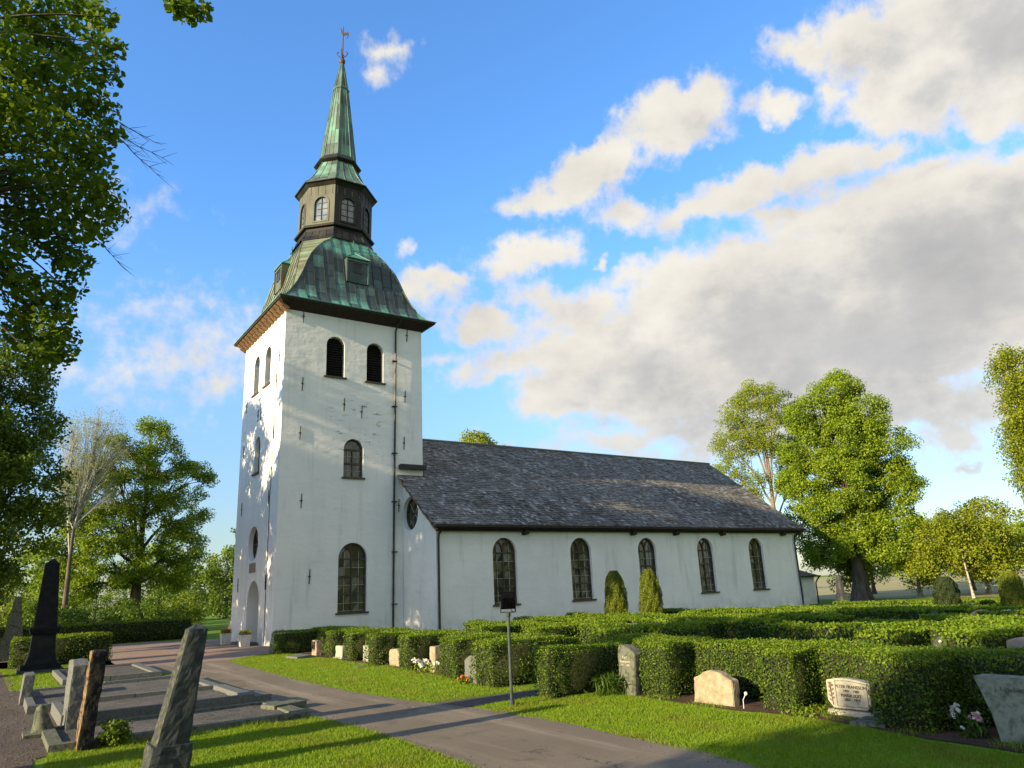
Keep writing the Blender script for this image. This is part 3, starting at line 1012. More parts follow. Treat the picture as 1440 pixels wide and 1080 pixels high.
def louvre(fn, u0, u1, z0, z1, inset, parent):
    mb = MB()
    o = arch_poly(u0, u1, z0, z1)
    mb.poly([fn(u, z, inset + .1) for u, z in o])
    r = (u1 - u0) / 2
    zs = z1 - r
    z = z0 + .1
    while z < z1 - .06:
        hw = r if z < zs else math.sqrt(max(0, r * r - (z - zs) ** 2))
        c = (u0 + u1) / 2
        q = [fn(c - hw, z, inset - .03), fn(c + hw, z, inset - .03), fn(c + hw, z + .09, inset + .08), fn(c - hw, z + .09, inset + .08)]
        mb.poly(q)
        z += .13
    f = mb.build('belfry_shutter', M['dark'], parent)
    f['base'] = tuple(parent.get('base', (0, 0, 0)))
    sb = MB()
    q = []
    for d in (-.1, inset):
        q += [fn(u0 - .12, z0 - .06, d), fn(u1 + .12, z0 - .06, d), fn(u1 + .12, z0 + .012, d), fn(u0 - .12, z0 + .012, d)]
    sb.mesh(q, [(0, 1, 2, 3), (4, 7, 6, 5), (0, 4, 5, 1), (1, 5, 6, 2), (2, 6, 7, 3), (3, 7, 4, 0)])
    sb.build('sill', M['sill'], f)


louvre(fS(0), 2.14, 3.11, 12.75, 14.92, .2, church)
louvre(fS(0), 4.33, 5.27, 12.72, 14.90, .2, church)
louvre(fW(0), 2.22, 3.20, 12.7, 14.8, .42, church)
louvre(fW(0), 4.26, 5.25, 12.7, 14.85, .42, church)
# west door in its niche, stone tablet above
mb = MB()
mb.poly([(.80, u, z) for u, z in arch_poly(2.35, 4.32, .02, 2.92)])
for k in range(7):
    u = 2.5 + k * .26
    mb.box((.77, u, .05), (.799, u + .2, 2.1 + .35 * math.sin((k + .5) / 7 * math.pi)))
door = mb.build('door', mat('door_grey_paint', (.20, .21, .22), (.26, .27, .27), 3, .6), church)
mb = MB()
mb.box((-.03, 3.16, 3.32), (.02, 4.2, 3.78))
mb.build('stone_tablet', M['stone_buff'], church)
mb = MB()
for z, n in ((0, 0.6), (.0, .3)):
    pass
mb.box((-.55, 2.1, -.1), (-.003, 4.6, .12))
mb.build('door_step', M['granite'], church)

# wall anchors
A_S = [(.88, 15.73), (.95, 12.18), (.92, 9.7), (3.13, 11.36), (4.08, 11.06), (6.66, 15.63), (6.53, 12.15), (6.46, 9.61), (1.09, 6.44), (1.59, 2.95), (6.15, 6.34)]
A_W = [(.69, 13.72), (6.4, 12.34), (4.04, 11.37), (3.52, 11.34), (1.14, 9.9), (1.03, 12.49), (6.47, 9.81), (1.44, 6.77), (1.34, 2.79), (6.23, 6.69), (6.15, 2.79)]
for u, z in A_S:
    mb = MB()
    mb.bar((u, -.02, z - .34), (u + .02, -.02, z + .34), .032)
    mb.bar((u - .06, -.025, z + .02), (u + .06, -.025, z), .04)
    mb.build('wall_anchor', M['iron'], church)
for u, z in A_W:
    mb = MB()
    mb.bar((-.02, u, z - .34), (-.02, u + .02, z + .34), .032)
    mb.bar((-.025, u - .06, z + .02), (-.025, u + .06, z), .04)
    mb.build('wall_anchor', M['iron'], church)
# lightning conductor on the west face
mb = MB()
mb.tube([(-.02, 1.10, 13), (-.02, 1.05, 10), (-.025, 1.25, 6.8), (-.02, 1.22, 3.5), (-.02, 1.2, 0)], .014, 5)
mb.build('lightning_conductor', M['iron'], church)
# downpipes
mb = MB()
mb.tube([(6.1, -.62, 16.3), (5.98, -.30, 16.02), (5.95, -.11, 15.75), (5.93, -.10, 12), (5.85, -.10, 6), (5.8, -.10, .1)], .052, 8)
for z in (14, 11.5, 9, 6.5, 4, 1.5):
    mb.box((5.76, -.17, z), (6.02, .02, z + .05))
mb.build('downpipe', M['pipe'], church, smooth=False)
mb = MB()
mb.tube([(XN + .32, -3.83, 5.08), (XN + .26, -3.72, 4.9), (XN + .10, -3.57, 4.62), (XN + .07, -3.57, 4.4), (XN + .07, -3.57, .1)], .055, 8)
mb.build('downpipe', M['pipe'], church)
mb = MB()
mb.tube([(XE + .62, -3.83, 5.1), (XE + .4, -3.75, 4.9), (XE - .08, -3.58, 4.45), (XE - .1, -3.57, 4.2), (XE - .1, -3.57, .1)], .055, 8)
mb.build('downpipe', M['pipe'], church)

# ------------------------------------------------------------------ nave roof
RX0, RX1 = 6.12, 34.62
ch = math.sqrt(1 + SL * SL)
mb = MB()
th = .10
yE = -3.9


def rz(y, side):
    return 5.2 + SL * (y + 3.62) if side == 0 else 5.2 + SL * (2 * CYT - y + 3.62)


for side in (0, 1):
    ye = yE if side == 0 else 2 * CYT - yE
    xs = [(RX0, 0 if side == 0 else DT), (WT + .005, None)]
    # under-deck: outer half beyond the tower, and the strip in front of the gable
    for x0, ya, x1 in ((WT + .005, CYT, RX1), (RX0, -.006 if side == 0 else DT + .006, WT + .005)):
        a = [(x0, ye, rz(ye, side)), (x1, ye, rz(ye, side)), (x1, ya, rz(ya, side)), (x0, ya, rz(ya, side))]
        b = [(x, y, z - th) for x, y, z in a]
        if side == 1:
            a, b = a[::-1], b[::-1]
        mb.mesh(a + b, [(0, 1, 2, 3), (7, 6, 5, 4), (0, 4, 5, 1), (1, 5, 6, 2), (2, 6, 7, 3), (3, 7, 4, 0)])
roof = mb.build('nave_roof', M['roof_under'], church)
roof['base'] = tuple(church['base'])
# slates: rows of slightly uneven sheets, mossy towards the eaves
V = []
MI = []
L = (CYT - yE) * ch
row = .205
nrow = int(L / row)
for i in range(nrow + 1):
    s0 = i * row
    y0 = yE - .03 + s0 / ch
    x = RX0 - .03 + random.uniform(-.1, .0)
    while x < RX1:
        wd = random.uniform(.16, .27)
        x1 = min(x + wd, RX1 + .02)
        if y0 > -.22 and x < WT + .01:
            x += wd
            continue
        ln = row * 1.55 + random.uniform(-.03, .03)
        ys = y0 + random.uniform(-.03, .02)
        ye = min(ys + ln / ch, CYT + .02)
        lift = random.uniform(.028, .058)
        g = .006
        tl = random.uniform(-.012, .012)
        z = lambda y: 5.2 + SL * (y + 3.62)
        n_ = Vector((0, -SL, 1)).normalized()
        p = [Vector((x + g, ys, z(ys))) + n_ * (lift + tl), Vector((x1 - g, ys + random.uniform(-.008, .008), z(ys))) + n_ * (lift - tl), Vector((x1 - g, ye, z(ye))) + n_ * .006, Vector((x + g, ye, z(ye))) + n_ * .006]
        V.append([tuple(q) for q in p])
        d = noise.noise(Vector((x * .22, ys * .35, 3))) * 1.7 + noise.noise(Vector((x * .9, ys * .6, 7))) * .9
        t = (ys - yE) / (CYT - yE)
        west = max(0, min(1, (12.5 - x - 1.5 * (ys + 3.9)) / 2.5)) * (x < 14)
        MI.append(1 if (d + (.30 - t) * 2.4 + min(0, (x - 9.5)) * .5 > random.uniform(-.1, .75)) and x > 8.5 else 0)
        x += wd
quads_mesh('slates', np.array(V), 4, [M['slate'], M['moss']], roof, mi=MI)
mb = MB()
mb.tube([(WT, CYT, ZR + .05), (RX1, CYT, ZR + .05)], .085, 6)
mb.build('ridge_cap', M['slate'], roof)
# eaves: dark boxed cornice, gutter, round corbels
mb = MB()
mb.box((RX0 + .25, -3.86, 4.86), (RX1 - .1, YS - .003, 5.02))
mb.box((RX0 + .25, -3.70, 4.76), (RX1 - .2, YS - .004, 4.857))
mb.box((RX0 + .02, -4.0, 4.93), (RX1 + .02, -3.863, 5.05))
mb.build('eaves_cornice', M['eave'], church)
for x in (11.45, 18.91, 22.35, 26.46, 32.5):
    mb = MB()
    mb.tube([(x, -3.80, 4.74), (x, -3.45, 4.72)], .15, 12)
    mb.build('corbel', M['eave'], church)
# ragged, lit verge boards at the west gable
mb = MB()
for k in range(22):
    y0 = yE + .05 + k * .175
    y1 = y0 + .17
    if y1 > -.02:
        break
    j = random.uniform(-.03, .03)
    q0, q1 = rz(y0, 0) - .1, rz(y1, 0) - .1
    v = [(RX0 + j, y0, q0 - .13), (RX0 + j, y1, q1 - .13), (RX0 + j, y1, q1 - .003), (RX0 + j, y0, q0 - .003)]
    v2 = [(x + .16, y, z) for x, y, z in v]
    mb.mesh(v + v2, [(0, 3, 2, 1), (4, 5, 6, 7), (0, 4, 7, 3), (3, 7, 6, 2), (2, 6, 5, 1), (1, 5, 4, 0)])
mb.build('verge_board', M['rafter'], church)
# lead flashing where tower and roof meet
mb = MB()
mb.box((RX0 + .02, -.36, 8.22), (WT + .05, -.004, 8.42))
mb.box((RX0 + .05, -.30, 8.42), (WT + .02, -.005, 8.46))
mb.build('flashing', M['pipe'], church)

# ------------------------------------------------------------------ tower cap: eaves, bell-shaped roof, lantern, spire
ax = Vector((CXT, CYT, 0))
EH = 4.30
mb = MB()
ring = lambda h, z, o=0: [(CXT - h, CYT - h - o, z), (CXT + h, CYT - h - o, z), (CXT + h, CYT + h + o, z), (CXT - h, CYT + h + o, z)]
mb.rings([[(-.004, -.004, 15.98), (WT + .004, -.004, 15.98), (WT + .004, DT + .004, 15.98), (-.004, DT + .004, 15.98)], ring(EH - .05, 16.30), ring(EH, 16.31), ring(EH + .015, 16.42), ring(EH - .1, 16.44)])
mb.build('tower_eaves', M['eave'], church)
mb = MB()
for side in (2, 3):
    n = 15
    for k in range(n):
        t = -3.70 + 7.40 * k / (n - 1)
        rot = Matrix.Rotation(math.pi / 2 * side, 3, 'Z')
        mb = MB()
        for a, b, w_, h_ in (((t, -3.70, 15.93), (t, -4.24, 16.26), .40, .12), ((t, -3.74, 15.88), (t, -4.06, 16.06), .34, .12)):
            p = rot @ Vector((a[0], a[1], 0))
            q = rot @ Vector((b[0], b[1], 0))
            mb.bar((CXT + p.x, CYT + p.y, a[2]), (CXT + q.x, CYT + q.y, b[2]), w_, h_)
        mb.build('rafter_tail', M['rafter' if side == 3 else 'eave'], church)  # west tails coloured warm brown to look sunlit, north tails dark

ZB = [16.42, 16.50, 16.65, 16.85, 17.1, 17.4, 17.75, 18.15, 18.6, 19.05, 19.5, 19.95, 20.3, 20.6, 20.85, 21.05, 21.25, 21.4]
pz = [16.4, 16.5, 16.65, 17.0, 17.35, 17.7, 18.4, 19.15, 19.7, 20.1, 20.5, 20.8, 21.0, 21.25, 21.45]
ph = [4.31, 4.12, 3.92, 3.64, 3.46, 3.34, 3.13, 2.95, 2.82, 2.71, 2.56, 2.42, 2.32, 2.2, 2.12]
wz = [16.4, 17.2, 17.35, 17.7, 18.4, 19.15, 19.7, 20.1, 20.76, 21.1, 21.45]
ww = [9, 9, 3.42, 3.22, 2.88, 2.60, 2.36, 2.10, 1.55, 1.12, .87]
HS = lambda z: float(np.interp(z, pz, ph))
WW = lambda z: min(HS(z), float(np.interp(z, wz, ww)))


def bell_pt(face, u, z, o=0.0):
    """face 0 S, 1 E, 2 N, 3 W; u lateral"""
    h = HS(z) + o
    p = Vector((u, -h, 0))
    p.rotate(Matrix.Rotation(math.pi / 2 * face, 3, 'Z'))
    return (CXT + p.x, CYT + p.y, z)


under = MB()
secs = []
for z in ZB:
    h, w_ = HS(z) - .02, WW(z) - .01
    h = max(h, w_)
    secs.append([(CXT + x, CYT + y, z) for x, y in ((-w_, -h), (w_, -h), (h, -w_), (h, w_), (w_, h), (-w_, h), (-h, w_), (-h, -w_))])
under.rings(secs, cap=(False, True))
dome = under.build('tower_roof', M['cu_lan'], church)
dome['base'] = tuple(church['base'])


def sheets(face, width, rows, mats_key, name):
    mb = MB()
    n = int(math.ceil(2 * 4.35 / width))
    for k in range(n):
        u0, u1 = -n * width / 2 + k * width, -n * width / 2 + (k + 1) * width
        z = 16.43 - (k % 2) * rows * .5
        while z < 21.4:
            za, zb = max(16.43, z), min(21.4, z + rows)
            z += rows
            if zb - za < .05:
                continue
            k_ = max(2, int((zb - za) / .14))
            zs = np.linspace(za + .012, zb - .012, k_ + 1)
            L = [max(-WW(q), min(WW(q), u0 + .018)) for q in zs]
            Rr = [max(-WW(q), min(WW(q), u1 - .018)) for q in zs]
            if max(b - a for a, b in zip(L, Rr)) < .04:
                continue
            bulge = random.uniform(.0, .014)
            v = []
            for q, a, b in zip(zs, L, Rr):
                v += [bell_pt(face, a, q, .010), bell_pt(face, (a + b) / 2, q, .012 + bulge), bell_pt(face, max(b, a), q, .010)]
            f = []
            for i in range(len(zs) - 1):
                f += [(3 * i, 3 * i + 1, 3 * i + 4, 3 * i + 3), (3 * i + 1, 3 * i + 2, 3 * i + 5, 3 * i + 4)]
            mb.mesh(v, f)
        # standing seam
        zs = [q for q in np.linspace(16.44, 21.38, 46) if abs(u0) < WW(q) - .02]
        if len(zs) > 2:
            for a, b in zip(zs, zs[1:]):
                mb.bar(bell_pt(face, u0, a, .02), bell_pt(face, u0, b, .02), .022, .05, 1)
    mb.build(name, [M[mats_key], M['seam_dark' if mats_key == 'cu_s' else 'cu_w']], dome)


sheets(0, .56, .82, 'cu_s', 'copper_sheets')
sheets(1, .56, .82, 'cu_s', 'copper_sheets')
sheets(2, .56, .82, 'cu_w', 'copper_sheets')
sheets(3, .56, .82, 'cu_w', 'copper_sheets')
# the four canted corners
for c in range(4):
    mb = MB()
    rot = Matrix.Rotation(math.pi / 2 * c, 3, 'Z')
    zs = [q for q in np.linspace(17.25, 21.4, 26)]
    rows_ = []
    for q in zs:
        h, w_ = HS(q) + .012, WW(q)
        a = rot @ Vector((-w_, -h, 0))
        b = rot @ Vector((-h, -w_, 0))
        rows_.append(((CXT + a.x, CYT + a.y, q), (CXT + b.x, CYT + b.y, q)))
    for (a, b), (d, e) in zip(rows_, rows_[1:]):
        mb.poly([b, a, d, e])
    for k in (0, 1):
        for p, q in zip(rows_, rows_[1:]):
            mb.bar(p[k], q[k], .05, .05)
    # hip roll below
    hp = [tuple(ax + rot @ Vector((-HS(q) - .01, -HS(q) - .01, 0)) + Vector((0, 0, q))) for q in np.linspace(16.43, 17.3, 8)]
    for p, q in zip(hp, hp[1:]):
        mb.bar(p, q, .06, .06)
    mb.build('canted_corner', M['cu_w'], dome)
mb = MB()
mb.rings([ring(EH + .05, 16.40), ring(EH + .06, 16.44), ring(EH - .02, 16.47)], cap=(False, False))
mb.build('drip_edge', M['cu_s'], dome)


def octo(r, z, lean=True):
    o = .017 * max(0, z - 22.3) if lean else 0
    cx_, cy_ = CXT + o * .82, CYT - o * .57
    return [(cx_ + r * math.cos(R_(22.5 + 45 * k)), cy_ + r * math.sin(R_(22.5 + 45 * k)), z) for k in range(8)]


def octo_sheets(mb, prof, ncol, gap=.012, lift=.012, seam=.035):
    """sheet-metal cladding of an octagonal tapering body: prof = [(r, z), ...]"""
    for k in range(8):
        for (r0, z0), (r1, z1) in zip(prof, prof[1:]):
            A, B = octo(r0 + lift, z0), octo(r1 + lift, z1)
            a0, a1, b0, b1 = Vector(A[k]), Vector(A[(k + 1) % 8]), Vector(B[k]), Vector(B[(k + 1) % 8])
            for c in range(ncol):
                t0, t1 = c / ncol, (c + 1) / ncol
                g = gap / max(.2, (a1 - a0).length)
                mb.poly([a0.lerp(a1, t0 + g), a0.lerp(a1, t1 - g), b0.lerp(b1, t1 - g), b0.lerp(b1, t0 + g)])
                if seam and c:
                    mb.bar(a0.lerp(a1, t0), b0.lerp(b1, t0), .02, seam)
            if seam:
                mb.bar(a0, b0, .045, .045)


# skirt and lantern
mb = MB()
mb.rings([octo(2.50, 21.28), octo(2.44, 21.36), octo(2.26, 21.62), octo(2.15, 21.95), octo(2.13, 22.12), octo(2.30, 22.16), octo(2.33, 22.24), octo(2.28, 22.30), octo(2.10, 22.32)])
octo_sheets(mb, [(2.40, 21.42), (2.26, 21.62), (2.15, 21.95)], 4)
lan = mb.build('lantern', M['cu_lan'], church)
lan['base'] = tuple(church['base'])
# lantern walls: eight panels with an arched opening each
RL = 2.12
for k in range(8):
    A = octo(RL, 22.32)
    B = octo(RL, 24.9)
    a, b = Vector(A[k]), Vector(A[(k + 1) % 8])
    m_ = (a + b) / 2
    d = (b - a).normalized()
    inn = Vector((CXT, CYT, 0)) - Vector((m_.x, m_.y, 0))
    inn.normalize()
    L = (b - a).length

    def fn(u, z, dd, m_=m_, d=d, inn=inn):
        o = .017 * max(0, z - 22.32)
        p = Vector((m_.x, m_.y, 0)) + d * u + inn * dd
        return (p.x + o * .82, p.y - o * .57, z)
    slab('wall_panel', [(-L / 2, 22.32), (L / 2, 22.32), (L / 2, 24.88), (-L / 2, 24.88)], [arch_poly(-.44, .44, 22.55, 24.12)], .12, fn, M['cu_lan_sun' if k in (3, 4, 2) else 'cu_lan'], lan)  # the three west-side panels get the copper with painted sunlight
    mb = MB()
    o1, o2 = arch_poly(-.50, .50, 22.50, 24.18), arch_poly(-.40, .40, 22.59, 24.08)
    for i in range(len(o1)):
        j = (i + 1) % len(o1)
        mb.poly([fn(*o1[i], -.03), fn(*o1[j], -.03), fn(*o2[j], -.03), fn(*o2[i], -.03)])
        mb.poly([fn(*o1[j], -.03), fn(*o1[i], -.03), fn(*o1[i], .001), fn(*o1[j], .001)])
    mb.bar(fn(0, 22.58, .05), fn(0, 24.08, .05), .035)
    for z in (22.95, 23.35, 23.72):
        mb.bar(fn(-.4, z, .054), fn(.4, z, .054), .018)
    for u in np.linspace(-L / 2 + .15, L / 2 - .15, 4):
        mb.bar(fn(u, 24.25, -.008), fn(u, 24.86, -.008), .02)
    mb.build('lantern_window', M['cu_lan_sun' if k in (3, 4, 2) else 'cu_lan'], lan)
    mb = MB()
    mb.poly([fn(u, z, .08) for u, z in arch_poly(-.43, .43, 22.56, 24.11)])
    mb.build('lantern_pane', mat('lantern_glass', (.10, .11, .11), (.20, .21, .20), 3, .12, spec=.8), lan)
mb = MB()
mb.rings([octo(2.14, 24.80), octo(2.32, 24.98), octo(2.42, 25.0), octo(2.43, 25.06), octo(2.2, 25.14)])
mb.build('lantern_cornice', M['cu_lan'], lan)
mb = MB()
prof = [(2.41, 25.06), (2.20, 25.22), (1.98, 25.48), (1.78, 25.78), (1.56, 26.15), (1.34, 26.6), (1.14, 27.02)]
mb.rings([octo(r, z) for r, z in prof])
octo_sheets(mb, prof, 3)
cap_ = mb.build('lantern_cap', M['cu_sp'], church)
mb = MB()
mb.rings([octo(1.10, 26.90), octo(1.38, 27.04), octo(1.42, 27.08), octo(1.40, 27.13), octo(1.14, 27.42), octo(1.05, 27.56)])
mb.build('spire_skirt', M['cu_lan'], church)
mb = MB()
zz = [27.5, 28.3, 29.3, 30.3, 31.3, 32.2, 32.66]
prof = [(1.10, 27.46)] + [(1.08 + (.44 - 1.08) * (z - 27.5) / (32.66 - 27.5), z) for z in zz]
mb.rings([octo(r, z) for r, z in prof])
octo_sheets(mb, prof, 3, lift=.01, gap=.006, seam=.03)
mb.rings([octo(.50, 32.60), octo(.54, 32.68), octo(.47, 32.76)])
prof = [(.43, 32.74), (.25, 33.8), (.09, 34.66)]
mb.rings([octo(r, z) for r, z in prof])
octo_sheets(mb, prof, 2, lift=.008, gap=.006, seam=.02)
mb.build('spire', M['cu_sp'], church)
# finial and vane
o = octo(0, 34.7)[0]
tx, ty = o[0], o[1]
mb = MB()
sph = [(.02, 34.6), (.12, 34.66), (.19, 34.78), (.20, 34.88), (.17, 34.98), (.08, 35.06), (.05, 35.2), (.04, 36.2), (.03, 37.55)]
mb.rings([[(tx + .012 * (z - 34.6) * .82 + r * math.cos(t * math.pi / 5), ty + r * math.sin(t * math.pi / 5), z) for t in range(10)] for r, z in sph], cap=(True, True))
ex = lambda z: (tx + .012 * (z - 34.6) * .82)
rx_, ry_ = rt.x, rt.y
for s in (-1, 1):
    for (d1, z1), (d2, z2) in zip([(0, 35.15), (.22, 35.28), (.34, 35.45), (.30, 35.6)], [(.22, 35.28), (.34, 35.45), (.30, 35.6), (.22, 35.58)]):
        mb.bar((ex(z1) + s * d1 * rx_, ty + s * d1 * ry_, z1), (ex(z2) + s * d2 * rx_, ty + s * d2 * ry_, z2), .045)
        mb.bar((ex(z1) - s * d1 * ry_, ty + s * d1 * rx_, z1), (ex(z2) - s * d2 * ry_, ty + s * d2 * rx_, z2), .045)
# cockerel
ck = [(u * .72, 37.0 + (z - 37.0) * .78) for u, z in [(-.10, 36.95), (-.16, 37.12), (-.24, 37.5), (-.2, 37.66), (-.12, 37.5), (-.04, 37.25), (.10, 37.12), (.30, 37.10), (.46, 37.24), (.52, 37.02), (.46, 36.72), (.36, 36.52), (.40, 36.78), (.30, 36.92), (.14, 36.86)]]
for s in (-1, 1):
    pts = [(ex(37) + u * rx_ + s * .025 * ry_, ty + u * ry_ - s * .025 * rx_, z) for u, z in ck]
    mb.poly(pts if s > 0 else pts[::-1])
n = len(ck)
for i in range(n):
    (u, z), (u2, z2) = ck[i], ck[(i + 1) % n]
    mb.poly([(ex(37) + u * rx_ - .025 * ry_, ty + u * ry_ + .025 * rx_, z), (ex(37) + u2 * rx_ - .025 * ry_, ty + u2 * ry_ + .025 * rx_, z2), (ex(37) + u2 * rx_ + .025 * ry_, ty + u2 * ry_ - .025 * rx_, z2), (ex(37) + u * rx_ + .025 * ry_, ty + u * ry_ - .025 * rx_, z)])
mb.build('weathervane', M['gilt'], church)


# dormers on the bell roof
def dormer(face):
    rot = Matrix.Rotation(math.pi / 2 * face, 3, 'Z')

    def f(u, d, z):
        p = rot @ Vector((u, -d, 0))
        return (CXT + p.x, CYT + p.y, z)
    mb = MB()
    u0, u1, zl, zt = -.48, .80, 18.35, 19.78
    F = 3.22
    v = [f(u0, F, zl), f(u1, F, zl), f(u1, F, zt), f(u0, F, zt), f(u0, 2.3, zl), f(u1, 2.3, zl), f(u1, 2.3, zt), f(u0, 2.3, zt)]
    mb.mesh(v, [(0, 1, 2, 3), (4, 7, 6, 5), (1, 5, 6, 2), (4, 0, 3, 7), (3, 2, 6, 7)])
    for u in (u0 + .04, u1 - .04):
        mb.bar(f(u, F + .02, zl), f(u, F + .02, zt - .01), .08, .05)
    mb.bar(f(u0 + .05, F + .022, zt - .15), f(u1 - .05, F + .022, zt - .15), .05, .09)
    d = mb.build('dormer', M['cu_s' if face == 0 else 'cu_lan_sun'], dome)  # west dormer takes the lighter copper in place of sunlight
    h = MB()
    for k in range(2):
        pass
    h.box((0, 0, 0), (0, 0, 0)) if False else None
    q = [f(-.10, F + .012, 18.95), f(.42, F + .012, 18.95), f(.42, F + .012, 19.5), f(-.10, F + .012, 19.5)]
    h.poly(q)
    for a, b in ((0, 1), (1, 2), (2, 3), (3, 0)):
        h.bar(q[a], q[b], .05)
    h.build('dormer_hatch', M['pipe'], dome)
    r = MB()
    c = (u0 + u1) / 2
    e = .07
    pk = f(c, 2.55, 20.42)
    pb = f(c, 1.9, 20.6)
    a, b = f(u0 - e, F + e, zt - .01), f(u1 + e, F + e, zt - .01)
    a2, b2 = f(u0 - e, 2.3, zt + .05), f(u1 + e, 2.3, zt + .05)
    r.poly([a, b, pk])
    r.poly([b, b2, pb, pk])
    r.poly([a2, a, pk, pb])
    r.poly([b, a, a2, b2])
    for p_, q_ in ((a, pk), (b, pk), (a, b)):
        r.bar(p_, q_, .05)
    r.bar(pk, (pk[0], pk[1], pk[2] + .75), .045)
    r.build('dormer_roof', M['cu_green'], dome)


dormer(0)
dormer(3)

# ------------------------------------------------------------------ low vestry at the east end
ves = MB()
VX0, VX1, VY0, VY1, VZ = XE + .005, 38.5, -1.42, 5.6, 1.95
slab('vestry_wall', [(VX0, -.3), (VX1, -.3), (VX1, VZ), (VX0, VZ)], [[(36.3, .35), (37.0, .35), (37.0, 1.6), (36.3, 1.6)]], .5, fS(VY0), M['plaster'], church)
slab('vestry_wall', [(VY0 + .5, -.3), (VY1, -.3), (VY1, VZ), (VY0 + .5, VZ)], [], .5, fE(VX1), M['plaster'], church)
mb = MB()
e = .3
z0, z1 = VZ - .02, 3.6
a = [(VX0, VY0 - e, z0), (VX1 + e, VY0 - e, z0), (VX1 + e, VY1 + e, z0), (VX0, VY1 + e, z0)]
rd = [(VX0, 2.1, z1), (VX1 - 2.6, 2.1, z1)]
mb.poly([a[0], a[1], rd[1], rd[0]])
mb.poly([a[1], a[2], rd[1]])
mb.poly([a[2], a[3], rd[0], rd[1]])
mb.poly([a[3], a[2], a[1], a[0]])
mb.build('vestry_roof', M['moss'], church)
mb = MB()
mb.tube([(VX0, VY0 - e - .04, z0 - .02), (VX1 + e, VY0 - e - .04, z0 - .02), (VX1 + e + .03, VY0 - e, z0 - .02)], .06, 6)
mb.tube([(VX1 + .2, VY0 - e - .03, z0 - .05), (VX1 + .1, VY0 - .15, z0 - .3), (VX1 + .03, VY0 - .08, z0 - .5), (VX1 + .03, VY0 - .08, 0)], .05, 6)
mb.build('gutter', M['pipe'], church)
mb = MB()
for z in (.35, .98, 1.6):
    mb.box((36.3, VY0 + .1, z - .03), (37.0, VY0 + .16, z + .03))
for x in (36.33, 36.65, 36.97):
    mb.box((x - .025, VY0 + .105, .38), (x + .025, VY0 + .155, 1.57))
vw = mb.build('window', M['frame'], church)
vw['base'] = tuple(church['base'])
mb = MB()
mb.poly([(36.3, VY0 + .15, .35), (37.0, VY0 + .15, .35), (37.0, VY0 + .15, 1.6), (36.3, VY0 + .15, 1.6)])
mb.build('pane', M['glass'], vw)

